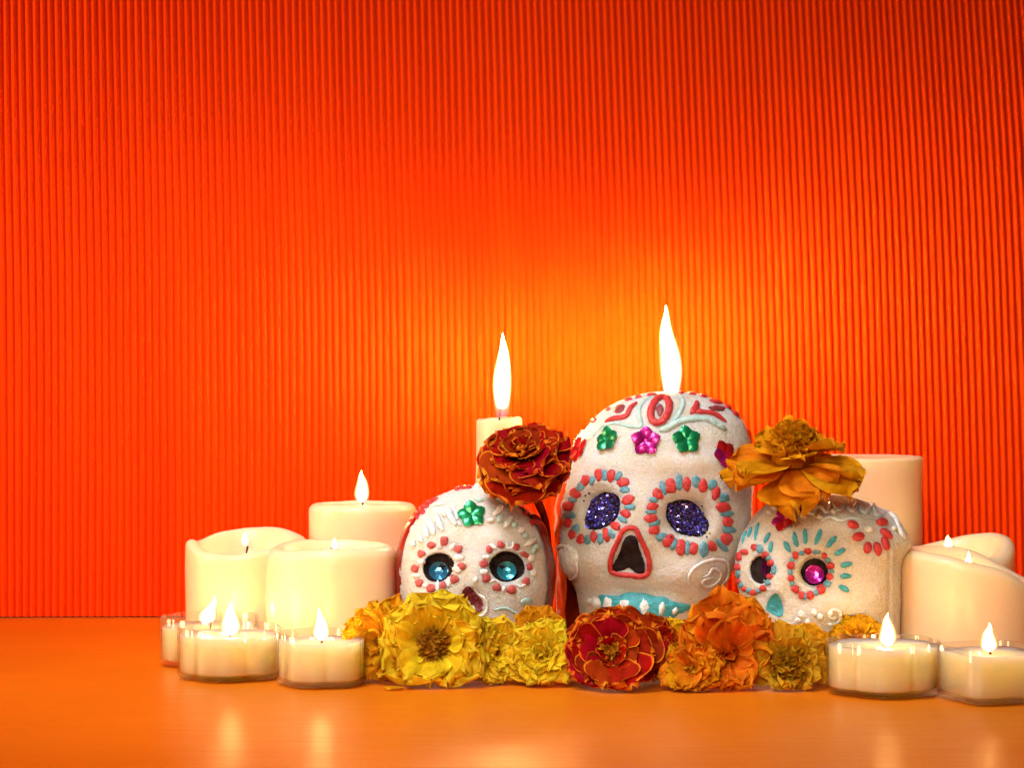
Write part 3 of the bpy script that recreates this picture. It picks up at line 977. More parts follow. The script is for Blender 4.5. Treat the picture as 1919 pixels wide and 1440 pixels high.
beads(S2, c5, k5, redR, 'icing_bead', 'red', 1.15); beads(S2, c5, k5, blueR, 'icing_bead', 'blue', 0.85)
S2.patch('nose', polyc(c5, [(600, 665), (685, 660), (722, 780), (757, 880), (750, 950), (690, 955), (630, 912), (580, 932), (508, 938), (500, 890), (550, 790)]), 'pupil', 0.7, 0.15)
S2.stroke('nose_outline', polyc(c5, [(640, 590), (580, 620), (545, 700), (500, 790), (480, 900), (500, 945), (580, 965), (650, 970), (720, 980), (780, 950), (790, 860), (760, 760), (710, 660), (685, 605)]), 21 * k5, 'red', closed=True, lift=0.35)
S2.patch('lips', polyc(c5, [(390, 1125), (520, 1130), (610, 1105), (740, 1110), (850, 1135), (920, 1140), (980, 1175), (1130, 1210), (1120, 1240), (1010, 1290), (930, 1385), (880, 1360), (800, 1370), (600, 1350), (430, 1290), (400, 1200)]), 'teal', 1.0, 0.5)
for q in [(365, 1190, 46, 48), (465, 1200, 42, 56), (597, 1205, 48, 46), (752, 1222, 42, 82), (885, 1235, 28, 66, 8), (990, 1250, 22, 34, 20), (322, 1178, 26, 28), (760, 1330, 36, 26), (640, 1320, 34, 28)]:
    X, Y_ = c5(*q[:2]); S2.blob('tooth', X, Y_, q[2] * k5, q[3] * k5, 1.8, 'white', q[4] if len(q) > 4 else 0)
X, Y_ = c5(150, 860); S2.blob('ear', X, Y_, 82 * k5, 138 * k5, 2.4, 'white', -12)
S2.stroke('ear_rim', polyc(c5, [(75, 760), (68, 880), (110, 960), (180, 995), (230, 940), (215, 850), (170, 760), (120, 735)]), 13 * k5, 'white', closed=True, lift=1.4)
S2.stroke('ear_rim', polyc(c5, [(1105, 1060), (1108, 960), (1180, 885), (1280, 848), (1380, 850), (1418, 905), (1408, 985), (1370, 1040)]), 13 * k5, 'white', lift=0.4)
S2.stroke('ear_spiral', polyc(c5, [(1215, 985), (1262, 960), (1290, 915), (1345, 935), (1352, 990), (1300, 1045), (1235, 1060), (1208, 1020), (1250, 995), (1300, 985)]), 13 * k5, 'white', lift=0.4)
# crown writing and trim
S2.stroke('icing_trim', polyc(c4, [(290, 935), (345, 868), (440, 840), (540, 862), (620, 862), (600, 770), (635, 695), (715, 655)]), 13 * k4, 'mint', lift=0.2)
S2.stroke('icing_trim', polyc(c4, [(738, 892), (800, 872), (870, 832), (960, 815), (1060, 815), (1130, 850), (1192, 886)]), 22 * k4, 'mint', lift=0.2)
S2.stroke('icing_trim', polyc(c4, [(868, 640), (903, 700), (872, 780), (835, 822)]), 15 * k4, 'mint', lift=0.2)
S2.stroke('icing_letter', polyc(c4, [(375, 835), (440, 812), (518, 797), (545, 745), (590, 702)]), 20 * k4, 'red', lift=0.4)
S2.stroke('icing_letter', [c4(745 + 62 * math.cos(a) - 12 * math.sin(a), 755 + 86 * math.sin(a) - 10 * math.cos(a)) for a in [i * 2 * math.pi / 12 for i in range(12)]], 25 * k4, 'red', closed=True, lift=0.35)
S2.stroke('icing_letter', polyc(c4, [(992, 692), (988, 735), (950, 778)]), 22 * k4, 'red', lift=0.4)
S2.stroke('icing_letter', polyc(c4, [(970, 765), (1035, 768), (1110, 780), (1190, 832)]), 18 * k4, 'red', lift=0.4)
for q, m in [((470, 745, 42, 26, -20), 'brown'), ((745, 752, 28, 38, 0), 'brown'), ((1128, 742, 66, 20, 5), 'brown')]:
    X, Y_ = c4(*q[:2]); S2.blob('icing_drop', X, Y_, q[2] * k4, q[3] * k4, 1.0, m, q[4])
for q in [(300, 822, 24, 11, -35), (395, 748, 22, 11, -25), (530, 680, 28, 12, -15), (600, 664, 26, 10, -12), (690, 652, 34, 10, -6), (885, 637, 20, 9, 5), (965, 641, 30, 10, 5), (1035, 656, 30, 12, 15), (1125, 698, 52, 13, 14), (1205, 735, 30, 11, 25), (1262, 780, 34, 14, 35), (1310, 815, 26, 12, 38)]:
    X, Y_ = c4(*q[:2]); S2.blob('icing_drop', X, Y_, q[2] * k4, q[3] * k4, 1.3, 'red', q[4])
foil_flower(S2, *c4(392, 955), 88 * k4, 'green_foil', 10, 0.95)
foil_flower(S2, *c4(650, 965), 96 * k4, 'pink_foil', 0)
foil_flower(S2, *c4(922, 955), 96 * k4, 'green_foil', 5)
foil_flower(S2, *c4(1175, 1050), 92 * k4, 'pink_foil', 20, 1.0, dark=('red_foil', (3, 4, 0)))
foil_flower(S2, *c4(205, 1020), 90 * k4, 'red_foil', 30, 1.0)

# ---- left skull
c1 = conv(730, 880, 4.8); k1 = 1 / 4.8
def E1(cx, cy, rx, ry, *a, **k):
    x, y = c1(cx, cy); return ell_recess(x, y, rx * k1, ry * k1, *a, **k)
S1 = Skull('smaller left sugar skull with blue sequin pupils and a green foil flower on its brow', 1205,
    [(912, 884, 890), (914, 866, 912), (920, 846, 934), (932, 818, 958), (949, 794, 980), (968, 776, 1000), (990, 762, 1014), (1015, 752, 1024),
     (1047, 745, 1031), (1088, 744, 1034), (1120, 747, 1030), (1150, 752, 1024), (1190, 764, 1014), (1255, 790, 990)],
    38, 34,
    [E1(442, 885, 150, 140, 5.5, a=1.02, b=0.72), E1(1055, 880, 170, 148, 5.5, a=1.02, b=0.72), E1(745, 1175, 95, 120, 3.5, a=1.05, b=0.6, rot=-20),
     gauss(888, 1075, 30, 40, 3.0), gauss(820, 1010, 40, 14, 1.5), gauss(950, 1008, 40, 14, 1.5), gauss(800, 1120, 35, 25, 2.5), gauss(985, 1115, 35, 25, 2.5)],
    M['sugar'], nz=220, ns=280, rough=0.32, seed=17)
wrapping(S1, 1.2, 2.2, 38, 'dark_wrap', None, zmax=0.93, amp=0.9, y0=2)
for poly in ([(330, 800), (390, 765), (460, 755), (535, 775), (572, 815), (585, 860), (555, 950), (500, 1000), (410, 1020), (330, 985), (298, 900)],
             [(900, 830), (960, 760), (1040, 735), (1130, 758), (1200, 820), (1220, 900), (1195, 960), (1120, 1005), (1030, 1020), (960, 990), (905, 920)]):
    S1.patch('eye', polyc(c1, poly), 'pupil', 0.2, 0.3)
sequin(S1, *c1(445, 925), 85 * k1, 'blue_sequin', (-0.05, -1, 0.35))
sequin(S1, *c1(1052, 925), 85 * k1, 'cyan_sequin', (0.05, -1, 0.35))
beads(S1, c1, k1, [(492, 650, 35, 42), (378, 685, 36, 30), (285, 760, 32, 33), (228, 893, 34, 33), (265, 1025, 34, 36), (375, 1075, 40, 40), (483, 1058, 28, 42), (583, 990, 36, 38), (648, 872, 34, 32), (622, 718, 40, 36),
                   (895, 722, 33, 32), (1003, 680, 33, 32), (1140, 700, 30, 30), (1210, 765, 40, 24, 25), (1258, 878, 25, 33), (1230, 1010, 34, 37), (1100, 1085, 43, 38), (967, 1065, 40, 36), (870, 985, 38, 38), (845, 855, 34, 38)], 'icing_bead', 'rose', 1.2)
beads(S1, c1, k1, [(450, 690, 17, 36), (562, 700, 24, 40, 40), (622, 795, 42, 28), (612, 900, 40, 30), (530, 1022, 18, 46), (435, 1055, 17, 46), (325, 1045, 26, 20), (290, 835, 32, 22), (240, 960, 30, 18),
                   (870, 790, 32, 20), (850, 925, 36, 26), (1280, 800, 30, 34), (1290, 930, 30, 34), (1025, 1082, 18, 32), (935, 700, 18, 40, -50), (775, 1000, 22, 30)], 'icing_bead', 'white', 1.1)
S1.stroke('icing_squiggle', polyc(c1, [(1048, 645), (1062, 705), (1090, 712), (1112, 680), (1105, 642)]), 11 * k1, 'white')
S1.stroke('icing_squiggle', polyc(c1, [(1150, 745), (1195, 735), (1225, 760)]), 11 * k1, 'white')
S1.stroke('icing_squiggle', polyc(c1, [(1130, 1035), (1180, 1058), (1222, 1030), (1218, 1005)]), 13 * k1, 'white')
S1.stroke('icing_squiggle', polyc(c1, [(898, 1030), (925, 1004), (965, 1004), (990, 1030)]), 12 * k1, 'white')
S1.patch('nose', polyc(c1, [(700, 1050), (660, 1090), (652, 1160), (690, 1215), (745, 1270), (790, 1295), (830, 1280), (845, 1220), (820, 1160), (765, 1110), (730, 1060)]), 'maroon', 0.4, 0.3)
S1.stroke('nose_outline', polyc(c1, [(755, 1305), (810, 1325), (862, 1290), (878, 1225), (858, 1165), (810, 1125), (760, 1075)]), 14 * k1, 'white', lift=0.5)
for q in [(700, 1205, 30, 26), (738, 1250, 36, 30), (760, 1275, 20, 20)]:
    X, Y_ = c1(*q[:2]); S1.blob('tooth', X, Y_, q[2] * k1, q[3] * k1, 2.0, 'white')
foil_flower(S1, *c1(740, 412), 128 * k1, 'green_foil', 12, 0.98)
for i, (m, pts, r) in enumerate([
    ('pale', [(215, 640), (225, 705)], 20), ('pale', [(262, 590), (300, 660)], 20), ('pale', [(300, 500), (335, 560), (345, 625)], 20), ('white', [(345, 455), (385, 530), (400, 600)], 22),
    ('pale', [(425, 395), (445, 480), (485, 560)], 22), ('white', [(470, 360), (500, 430)], 18), ('pale', [(518, 340), (550, 430), (605, 515)], 22), ('white', [(560, 330), (600, 400), (610, 460)], 15),
    ('white', [(1005, 325), (985, 370), (930, 420)], 22), ('mint', [(1020, 400), (990, 450), (975, 480)], 20), ('pale', [(1110, 415), (1060, 480), (1030, 530)], 22), ('mint', [(1130, 480), (1105, 525)], 22),
    ('white', [(1195, 530), (1160, 575)], 24), ('mint', [(1240, 580), (1195, 620)], 20), ('white', [(1320, 620), (1265, 655), (1205, 690)], 20), ('mint', [(1345, 680), (1295, 720), (1280, 760)], 20),
    ('mint', [(755, 255), (800, 285), (850, 275)], 20), ('pale', [(950, 250), (1010, 300), (1060, 320)], 20), ('mint', [(1040, 265), (1080, 320), (1150, 340)], 20), ('white', [(880, 470), (940, 455)], 18),
    ('pale', [(380, 340), (430, 320), (500, 320)], 14), ('white', [(620, 470), (640, 510)], 12)]):
    S1.stroke('icing_strand', polyc(c1, pts), r * 1.2 * k1, m, lift=0.55)
S1.stroke('mouth_line', polyc(c1, [(935, 1275), (1000, 1252), (1070, 1258), (1130, 1295), (1200, 1322), (1255, 1300), (1285, 1240)]), 13 * k1, 'mint')
S1.blob('icing_drop', *c1(1235, 1195), 55 * k1, 45 * k1, 0.9, 'mint')
for q in [(408, 275, 30, 14, -30), (375, 300, 28, 16, -35), (345, 290, 26, 18, -30), (330, 330, 30, 22, -40), (290, 350, 28, 22, -40), (300, 385, 30, 22, -40), (262, 385, 26, 20, -45), (245, 425, 26, 22, -50), (215, 420, 24, 18, -45), (198, 465, 26, 18, -55),
          (615, 178, 30, 14, -15), (665, 168, 28, 15, -5), (715, 165, 26, 13, 0), (860, 160, 28, 13, 0), (905, 165, 30, 14, 10), (1195, 335, 26, 30, 30), (1235, 350, 30, 26, 30), (1228, 400, 30, 22, 20), (1270, 395, 22, 22, 0), (1285, 478, 32, 30, 20), (1350, 490, 26, 34, -20), (1385, 545, 18, 40, -25), (1330, 440, 22, 24, 0), (990, 1415, 26, 20, 0)]:
    X, Y_ = c1(*q[:2]); S1.blob('icing_drop', X, Y_, q[2] * k1, q[3] * k1, 1.5, 'red', q[4], wob=0.3)
S1.blob('icing_drop', 958, 1188, 9, 20, 1.5, 'red'); S1.blob('icing_drop', 975, 1200, 9, 14, 1.5, 'red')
S1.blob('icing_drop', *c1(790, 162), 38 * k1, 22 * k1, 1.8, 'pale'); S1.blob('icing_drop', *c1(1320, 400), 40 * k1, 16 * k1, 1.8, 'pale', -10)

# ---- right skull
c6 = conv(1340, 780, 3.5125); k6 = 1 / 3.5125
def E6(cx, cy, rx, ry, *a, **k):
    x, y = c6(cx, cy); return ell_recess(x, y, rx * k6, ry * k6, *a, **k)
def seam(px, py):
    return 2.2 * np.exp(-((px - 1668) / 4.0) ** 2) * sstep(py, 1020, 1045) + 3.0 * sstep(px, 1668, 1684) * sstep(py, 1020, 1045)
S3 = Skull('right sugar skull with pink sequin pupils, teal rays and a red icing daisy', 1185,
    [(928, 1520, 1530), (930, 1490, 1568), (935, 1462, 1600), (945, 1440, 1634), (960, 1422, 1664), (975, 1410, 1682), (1000, 1394, 1698), (1016, 1387, 1704), (1030, 1384, 1702), (1042, 1381, 1692), (1065, 1378, 1686), (1099, 1383, 1686),
     (1139, 1394, 1686), (1180, 1402, 1685), (1230, 1412, 1684), (1268, 1420, 1680)],
    40, 40,
    [E6(300, 1015, 85, 110, 5.0, a=1.02, b=0.6), E6(655, 1030, 115, 118, 5.5, a=1.02, b=0.6), E6(400, 1245, 70, 90, 2.5, a=1.0, b=0.5),
     gauss(1450, 1100, 22, 50, 3.0), gauss(1425, 1030, 25, 14, 1.5), gauss(1525, 1025, 35, 14, 1.8), gauss(1560, 1140, 45, 30, 3.0), seam],
    M['old_sugar'], nz=230, ns=300, rough=0.34, seed=29, n=2.25)
S3.patch('eye', polyc(c6, [(235, 980), (270, 930), (320, 925), (365, 960), (370, 1030), (340, 1090), (300, 1110), (250, 1080), (232, 1030)]), 'pupil', 0.2, 0.3)
S3.patch('eye', [c6(655 + 92 * math.cos(a), 1030 + 92 * math.sin(a)) for a in [i * math.pi / 6 for i in range(12)]], 'pupil', 0.2, 0.3)
sequin(S3, *c6(328, 1010), 56 * k6, 'pink_sequin', (0.85, -1, 0.15), sx=1.0)
sequin(S3, *c6(655, 1050), 60 * k6, 'pink_sequin', (-0.1, -1, 0.25))
beads(S3, c6, k6, [(258, 865, 19, 22), (330, 915, 21, 21), (366, 970, 21, 23), (362, 1058, 19, 18), (318, 1138, 21, 21), (255, 1165, 23, 20), (195, 1140, 15, 16), (152, 1090, 18, 20), (148, 995, 18, 22), (158, 930, 18, 28), (192, 895, 24, 18),
                   (612, 890, 23, 22), (530, 920, 21, 26), (497, 985, 23, 26), (500, 1068, 23, 23), (528, 1140, 26, 25), (568, 1183, 23, 29), (627, 1180, 23, 31), (698, 1145, 29, 31), (757, 1060, 20, 22), (760, 988, 23, 22), (718, 920, 18, 21)], 'icing_bead', 'red', 1.4)
beads(S3, c6, k6, [(295, 875, 20, 28), (350, 938, 17, 17), (388, 1015, 14, 28), (347, 1100, 19, 20), (288, 1155, 17, 16), (224, 1155, 17, 18), (172, 1115, 16, 20), (150, 1043, 15, 26),
                   (572, 905, 20, 14), (508, 948, 14, 18), (495, 1028, 15, 20), (510, 1105, 15, 18), (596, 1192, 13, 22), (663, 1165, 18, 20), (742, 1108, 26, 20), (772, 1025, 14, 14), (742, 950, 20, 18), (668, 898, 26, 12)], 'icing_bead', 'blue', 1.0)
for pts in ([(288, 705), (275, 760), (268, 820)], [(240, 735), (222, 800)], [(205, 760), (182, 840)], [(362, 770), (325, 838)], [(370, 828), (365, 900)],
            [(455, 828), (495, 895)], [(520, 765), (528, 820), (545, 862)], [(590, 745), (597, 845)], [(697, 748), (660, 850)], [(800, 795), (765, 830), (738, 868)],
            [(857, 878), (785, 915)], [(902, 970), (825, 988)], [(898, 1055), (822, 1055)], [(882, 1155), (815, 1120)]):
    S3.stroke('icing_ray', polyc(c6, pts), 17 * k6, 'teal', lift=0.25)
S3.patch('nose', polyc(c6, [(400, 1165), (358, 1200), (335, 1262), (362, 1300), (430, 1325), (450, 1280), (430, 1200)]), 'teal', 0.4, 0.4)
for q in [(570, 1310, 26, 26), (650, 1298, 22, 24), (692, 1322, 22, 24), (545, 1345, 22, 20), (610, 1355, 20, 20), (760, 1300, 18, 18)]:
    X, Y_ = c6(*q[:2]); S3.blob('tooth', X, Y_, q[2] * k6, q[3] * k6, 1.6, 'white')
S3.stroke('ear_spiral', polyc(c6, [(745, 1370), (790, 1375), (825, 1340), (820, 1290), (780, 1275), (750, 1300), (765, 1335), (795, 1325)]), 11 * k6, 'white')
X, Y_ = c6(1010, 745); S3.blob('daisy_centre', X, Y_, 34 * k6, 28 * k6, 2.0, 'white')
for pts in ([(872, 708), (945, 730)], [(905, 808), (980, 785)], [(1012, 832), (995, 905)], [(1055, 832), (1082, 918)], [(1102, 800), (1135, 882)], [(1085, 752), (1165, 802)], [(1062, 708), (1130, 696)]):
    S3.stroke('daisy_petal', polyc(c6, pts), 30 * k6, 'red', lift=0.2)
foil_flower(S3, *c6(455, 690), 84 * k6, 'pink_foil', 30, 1.0, dark=('red_foil', (2, 3, 4)))
S3.stroke('icing_squiggle', polyc(c6, [(480, 550), (560, 535), (640, 545), (600, 572), (500, 580), (560, 600), (640, 585), (700, 560)]), 13 * k6, 'red')
S3.stroke('icing_squiggle', polyc(c6, [(560, 655), (600, 610), (640, 650), (690, 600), (740, 640), (765, 575), (810, 625), (860, 585), (900, 632), (940, 580), (980, 640), (1040, 600), (1060, 660), (1120, 640)]), 15 * k6, 'pale')
S3.stroke('icing_squiggle', polyc(c6, [(700, 690), (760, 665), (820, 690), (900, 672), (960, 690)]), 12 * k6, 'pale')
S3.stroke('icing_squiggle', polyc(c6, [(1110, 590), (1150, 640), (1190, 690), (1215, 760), (1250, 810)]), 22 * k6, 'white')
for q in [(580, 662, 22, 14), (692, 665, 20, 13), (780, 628, 22, 18), (905, 622, 24, 16), (1040, 585, 18, 14), (395, 610, 26, 16), (360, 635, 24, 18), (1180, 740, 20, 16)]:
    X, Y_ = c6(*q[:2]); S3.blob('icing_drop', X, Y_, q[2] * k6, q[3] * k6, 1.3, 'white')

# ------------------------------------------------------------------ marigolds
def petal_mesh(name, L, W, mat, curl=0.5, ruffle=0.10, notch=0.035, cup=0.25, seed=0, nu=17, nv=11, hook=0.3):
    """flat at the root, fanning out to a frilled edge; local +Y outwards, +Z towards the flower's axis"""
    V, UV = [], []
    ph = [random.uniform(0, 6.28) for _ in range(5)]
    y = z = 0.0
    ang0 = curl
    for v in range(nv):
        t = v / (nv - 1)
        if v:
            a = ang0 - (curl * 1.5 + hook) * ((v - 0.5) / (nv - 1)) ** 1.3
            y += math.cos(a) * L / (nv - 1); z += math.sin(a) * L / (nv - 1)
        w = W * (0.16 + 0.84 * (t / 0.62) ** 0.9) if t < 0.62 else W * max(0.02, 1 - ((t - 0.62) / 0.385) ** 2.6) ** 0.5
        for u in range(nu):
            s = 2 * u / (nu - 1) - 1
            fr = math.sin(s * 5.5 + ph[0]) * 0.55 + math.sin(s * 10.3 + ph[1]) * 0.4 + math.sin(s * 17 + ph[4]) * 0.25 * t
            n2 = (math.cos(s * 8.0 + ph[2]) + 0.6 * math.cos(s * 15.0 + ph[3])) * notch * L * t ** 4
            yy = y - s * s * L * 0.07 * t + n2
            zz = z + cup * W * s * s * (0.4 + 0.6 * t) * (1 - 0.7 * t) + ruffle * L * fr * t ** 2.2
            xx = w * s * (1 - 0.06 * abs(fr) * t) + 0.03 * L * math.sin(7 * t + ph[3]) * t
            V.append((xx, yy, zz)); UV.append((u / (nu - 1), t))
    return mesh(name, V, ring_faces(nv, nu, wrap=False), mat, True, UV)

def flower(label, px, py, Y, axis, Rpx, mat, rings, seed=1, core=None, coremat=None, ncore=90, coreR=0.3, corelen=0.16, ruffle=0.10, squash=1.0,
           stem=None, spread=0.0, cat='marigold', mat2=None, coreh=0.18, floor=True, twist=0.0, wide=0.42, upf=0.0, az_skip=None):
    """rings: (count, length factor, tilt in degrees above the flower's plane, root radius, root height, curl)"""
    random.seed(seed)
    c = at(px, py, Y); Rm = Rpx * Y / F
    ax = Vector(axis).normalized()
    t = thing('marigold', label, cat, c, 'marigold heads around the skulls')
    e1 = ax.cross(Vector((0, 0, 1)))
    if e1.length < 0.05: e1 = ax.cross(Vector((1, 0, 0)))
    e1.normalize(); e2 = ax.cross(e1).normalized()
    for ri, (n, lf, tilt, r0, h0, curl) in enumerate(rings):
        L = Rm * lf
        variants = [petal_mesh('petal', L, L * wide * random.uniform(0.9, 1.12), mat if (mat2 is None or k % 3) else mat2, curl, ruffle * random.uniform(0.7, 1.3), 0.045, random.uniform(0.1, 0.5), k, hook=random.uniform(0.0, 0.4)) for k in range(4)]
        off = random.random() * 6.28
        for i in range(n):
            az = off + 2 * math.pi * (i + random.uniform(-0.22, 0.22)) / n
            if az_skip and az_skip(ri, math.degrees(az) % 360): continue
            tl = tilt + random.uniform(-9, 9); sc = random.uniform(0.86, 1.10)
            if upf: sc *= 1 + upf * max(0.0, (e1 * math.cos(az) + e2 * math.sin(az)).z) ** 2
            me = variants[i % 4]
            co = np.zeros(len(me.vertices) * 3); me.vertices.foreach_get('co', co); co = co.reshape(-1, 3) * 1000
            for tries in range(14):
                rd = e1 * math.cos(az) + e2 * math.sin(az)
                yd = rd * math.cos(R(tl)) + ax * math.sin(R(tl))
                xd = ax.cross(rd).normalized()
                zd = xd.cross(yd).normalized()
                if zd.dot(ax) < 0: zd = -zd; xd = -xd
                roll = random.uniform(-0.25, 0.25) + twist
                xd2 = xd * math.cos(roll) + zd * math.sin(roll); zd2 = -xd * math.sin(roll) + zd * math.cos(roll)
                m = Matrix((xd2, yd, zd2)).transposed()
                org = rd * (r0 * Rm) + ax * (h0 * Rm)
                if not floor: break
                wz = (co * sc) @ np.array(m.transposed())[:, 2] + org.z + c.z
                if wz.min() > 0.25: break
                if tries < 7: tl += 8
                else: sc *= 0.92
            o = bpy.data.objects.new('petal', me); COL.objects.link(o)
            o.parent = t
            o.matrix_local = Matrix.Translation(org / 1000) @ m.to_4x4() @ Matrix.Scale(sc, 4)
    if core:
        V, Fc, UV = [], [], []
        for i in range(ncore):
            f = math.sqrt((i + 0.5) / ncore); a = i * 2.39996
            rd = e1 * math.cos(a) + e2 * math.sin(a)
            root = c + rd * (coreR * Rm * f * 0.8) + ax * (coreh * Rm * (1 - 0.6 * f * f))
            out = (ax + rd * (0.15 + 1.0 * f) + Vector([random.gauss(0, 0.28) for _ in range(3)])).normalized()
            side = out.cross(ax + Vector([random.gauss(0, 0.6) for _ in range(3)])).normalized()
            L = corelen * Rm * random.uniform(0.7, 1.4); w = L * (0.22 if core == 'thread' else 0.38)
            b = len(V)
            bendv = out.cross(side).normalized() * random.uniform(-0.5, 0.5)
            for q, (s, wf) in enumerate(((0, 0.45), (0.35, 0.7), (0.7, 1.0), (0.92, 0.85), (1.0, 0.3))):
                p = root + out * (L * s) + bendv * (L * s * s)
                nrm = side.cross(out)
                V += [p - side * (w * wf) + nrm * (w * 0.5 * wf), p - nrm * (w * 0.3 * wf), p + side * (w * wf) + nrm * (w * 0.5 * wf)]
                UV += [(0.1, s), (0.5, s), (0.9, s)]
                if q:
                    k = b + 3 * q
                    Fc += [(k - 3, k - 2, k + 1, k), (k - 2, k - 1, k + 2, k + 1)]
        V = [Vector((v.x, v.y, max(v.z, 0.3))) for v in V]
        part('florets', V, Fc, M[coremat], t, kind='stuff', uv=UV)
        # the seat the florets grow from
        V = []
        for q in range(7):
            ph = q / 6 * math.pi / 2
            for j in range(16):
                a = j * math.pi / 8
                V.append(c + (e1 * math.cos(a) + e2 * math.sin(a)) * (coreR * Rm * 0.85 * math.cos(ph)) + ax * (coreh * Rm * (0.15 + 0.85 * math.sin(ph)) - 0.5))
        part('flower_heart', V, ring_faces(7, 16, True, True), M[coremat], t, uv=[(0.5, 0.3)] * len(V))
    # calyx cup behind the head
    V = []
    for q, (rf, hf) in enumerate(((0.20, 0.05), (0.24, -0.10), (0.20, -0.30), (0.12, -0.42), (0.06, -0.46))):
        for j in range(16):
            a = j * math.pi / 8
            rr = rf * (1 + 0.06 * math.cos(5 * a))
            p = c + (e1 * math.cos(a) + e2 * math.sin(a)) * (rr * Rm) + ax * (hf * Rm)
            V.append(Vector((p.x, p.y, max(p.z, 0.3))))
    part('calyx', V, ring_faces(5, 16, True, True), M['leaf'], t, uv=[(0.5, 0.3)] * len(V))
    if stem:
        P = [at(x, y, yy) for x, y, yy in stem[0]]
        P = [Vector(p) for p in catmull([tuple(p) for p in P], False, 5)]
        n = len(P)
        V, Fc = tube(P, [stem[1] * (1.5 - 0.6 * min(1, i / n * 1.6)) for i in range(n)], 10)
        part('stem', V, Fc, M['stem'], t, uv=[(0.5, 0.3)] * len(V))
    return t

full = [(13, 1.0, 2, 0.12, 0.0, 0.28), (13, 0.94, 16, 0.13, 0.06, 0.34), (12, 0.82, 30, 0.14, 0.10, 0.4), (10, 0.66, 44, 0.14, 0.12, 0.45), (8, 0.46, 58, 0.10, 0.13, 0.5)]
# on the skulls
flower('dark red marigold with orange edged petals on a stem between the left and middle skulls', 984, 868, 1172, (-0.10, -0.58, 0.80), 90, M['p_dark'],
       [(10, 0.96, -14, 0.10, -0.04, 0.3), (10, 0.95, 0, 0.10, 0.03, 0.4), (9, 0.82, 22, 0.09, 0.08, 0.5), (8, 0.64, 42, 0.08, 0.12, 0.55), (6, 0.44, 60, 0.06, 0.14, 0.6)],
       seed=5, core='petal', coremat='p_dark2', ncore=46, coreR=0.22, corelen=0.26, stem=(((990, 900, 1180), (1010, 945, 1195), (1024, 985, 1222), (1030, 1040, 1250)), 1.8), floor=False, ruffle=0.11, mat2=M['p_dark2'], wide=0.62)
flower('large ochre marigold with drooping outer petals, resting on top of the right skull', 1486, 872, 1158, (-0.04, -0.34, 0.94), 124, M['p_gold'],
       [(7, 1.02, -10, 0.10, -0.06, 0.25), (7, 0.92, 4, 0.12, 0.0, 0.30), (5, 0.62, 22, 0.12, 0.06, 0.4)],
       seed=8, core='petal', coremat='p_gold', ncore=170, coreR=0.38, corelen=0.17, coreh=0.55, floor=False, ruffle=0.15, wide=0.50)
# row in front
flower('amber yellow marigold facing left, at the left end of the row beside the clear cups', 722, 1208, 1150, (-0.55, -0.75, 0.2), 80, M['p_amber'], full, seed=21, core='thread', coremat='p_tan', ncore=60, ruffle=0.14)
flower('largest yellow marigold facing forward with a brown thready heart, below the left skull', 815, 1212, 1136, (-0.06, -0.95, 0.18), 96, M['p_yellow'],
       [(12, 1.0, 2, 0.16, 0.0, 0.25), (12, 0.92, 16, 0.18, 0.06, 0.3), (11, 0.78, 30, 0.20, 0.10, 0.35), (9, 0.56, 44, 0.26, 0.10, 0.4)],
       seed=33, core='thread', coremat='p_tan', ncore=150, coreR=0.42, corelen=0.15, coreh=0.34, ruffle=0.16, wide=0.46)
flower('small yellow marigold pressed against the right of the largest yellow one', 925, 1226, 1142, (0.35, -0.85, 0.25), 66, M['p_yellow'], full, seed=41, core='thread', coremat='p_tan', ncore=50, ruffle=0.13)
flower('orange gold marigold peeping out behind the yellow heads below the gap between skulls', 1005, 1188, 1158, (0.1, -0.75, 0.6), 52, M['p_gold'],
       [(8, 1.0, 10, 0.1, 0, 0.3), (7, 0.7, 35, 0.1, 0.05, 0.4)], seed=47, core='thread', coremat='p_tan_o', ncore=80, coreR=0.5, corelen=0.2, coreh=0.35)
flower('round lemon yellow marigold tucked against the left of the front dark red one', 1020, 1230, 1134, (-0.15, -0.9, 0.3), 66, M['p_yellow'], full, seed=52, core='petal', coremat='p_yellow', ncore=70, coreR=0.4, corelen=0.22, coreh=0.3, ruffle=0.12)
flower('dark red marigold with orange rims in the front row, below the teal mouth', 1146, 1224, 1122, (-0.05, -0.92, 0.26), 88, M['p_dark'],
       [(8, 1.0, 0, 0.12, 0.0, 0.2), (8, 0.86, 14, 0.12, 0.05, 0.28), (6, 0.66, 28, 0.12, 0.09, 0.32), (5, 0.40, 48, 0.10, 0.10, 0.4)],
       seed=61, core='thread', coremat='p_tan_o', ncore=60, coreR=0.24, corelen=0.2, coreh=0.2, ruffle=0.09, mat2=M['p_dark2'], wide=0.64)
flower('rusty red marigold half hidden behind the front dark red one', 1212, 1212, 1150, (0.3, -0.8, 0.2), 60, M['p_dark2'], full[:4], seed=66, core='thread', coremat='p_tan_o', ncore=30)
flower('amber marigold mostly hidden behind the big orange one, below the teal mouth', 1264, 1215, 1158, (0.0, -0.8, 0.5), 50, M['p_amber'], full[:3], seed=68, wide=0.5)
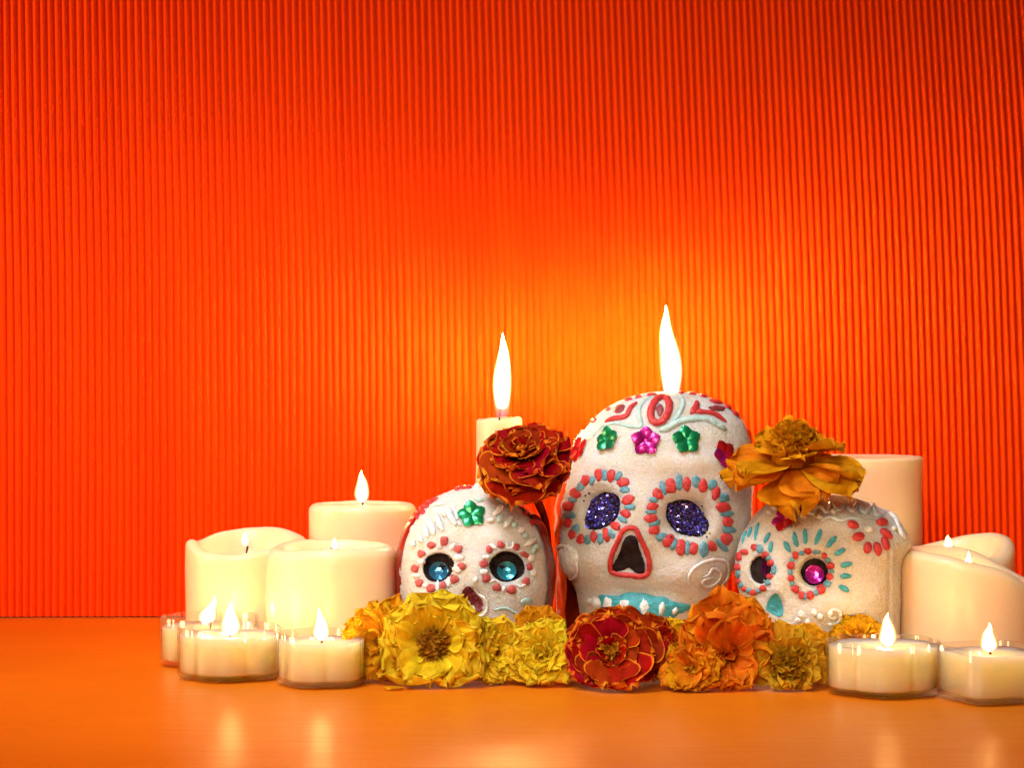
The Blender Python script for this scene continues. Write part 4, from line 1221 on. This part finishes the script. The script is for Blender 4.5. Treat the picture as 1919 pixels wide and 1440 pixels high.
flower('big frilly orange marigold with petals fanning upwards, right of the front dark red one', 1362, 1226, 1122, (0.04, -0.95, 0.0), 84, M['p_orange'],
       [(13, 1.0, 0, 0.12, 0.0, 0.25), (12, 0.88, 14, 0.12, 0.05, 0.3), (9, 0.68, 32, 0.10, 0.08, 0.35)],
       seed=72, core='petal', coremat='p_orange', ncore=26, coreR=0.2, corelen=0.28, coreh=0.1, ruffle=0.16, wide=0.44, upf=0.36)
flower('drooping orange marigold lying under the big orange one', 1300, 1258, 1118, (-0.3, -0.7, 0.3), 62, M['p_gold'], full[:4], seed=77, core='petal', coremat='p_olive', ncore=40, mat2=M['p_orange'])
flower('faded olive marigold with a spiky heart between the big orange one and the right cup', 1478, 1250, 1120, (0.0, -0.95, 0.15), 66, M['p_olive'],
       [(9, 1.0, 8, 0.3, -0.1, 0.3), (8, 0.8, 30, 0.3, 0.0, 0.35)], seed=83, core='petal', coremat='p_olive', ncore=120, coreR=0.58, corelen=0.24, coreh=0.42)
flower('pale amber marigold behind the faded olive one, against the right skull', 1512, 1222, 1140, (0.1, -0.8, 0.5), 50, M['p_amber'], full[:4], seed=88, core='petal', coremat='p_amber', ncore=40)
flower('small yellow marigold between the right skull and its clear cup', 1604, 1204, 1142, (0.0, -0.6, 0.75), 54, M['p_amber'], full[:4], seed=91, core='petal', coremat='p_amber', ncore=80, coreR=0.5, corelen=0.2, coreh=0.3)

# fallen marigold petals lying on the table in front of the row
def fallen(label, px, py, mat, L, rz, seed):
    random.seed(seed)
    me = petal_mesh('fallen_petal', L, L * 0.45, mat, 0.12, 0.05, 0.04, 0.15, seed, hook=0.1)
    d = ray(px, py); Yg = d.y * (H - 0.8) / (-d.z)
    p = at(px, py, Yg)
    co = np.zeros(len(me.vertices) * 3); me.vertices.foreach_get('co', co)
    o = bpy.data.objects.new('fallen_petal', me); COL.objects.link(o)
    o.location = (p.x / 1000, p.y / 1000, 0.0004 - co.reshape(-1, 3)[:, 2].min()); o.rotation_euler = (0, 0, R(rz))
    o['label'] = label; o['category'] = 'petal'
fallen('single amber petal lying on the table under the leftmost marigold', 752, 1288, M['p_amber'], 11, 150, 4)
fallen('single ochre petal lying on the table under the drooping orange marigold', 1262, 1290, M['p_gold'], 9, 200, 9)
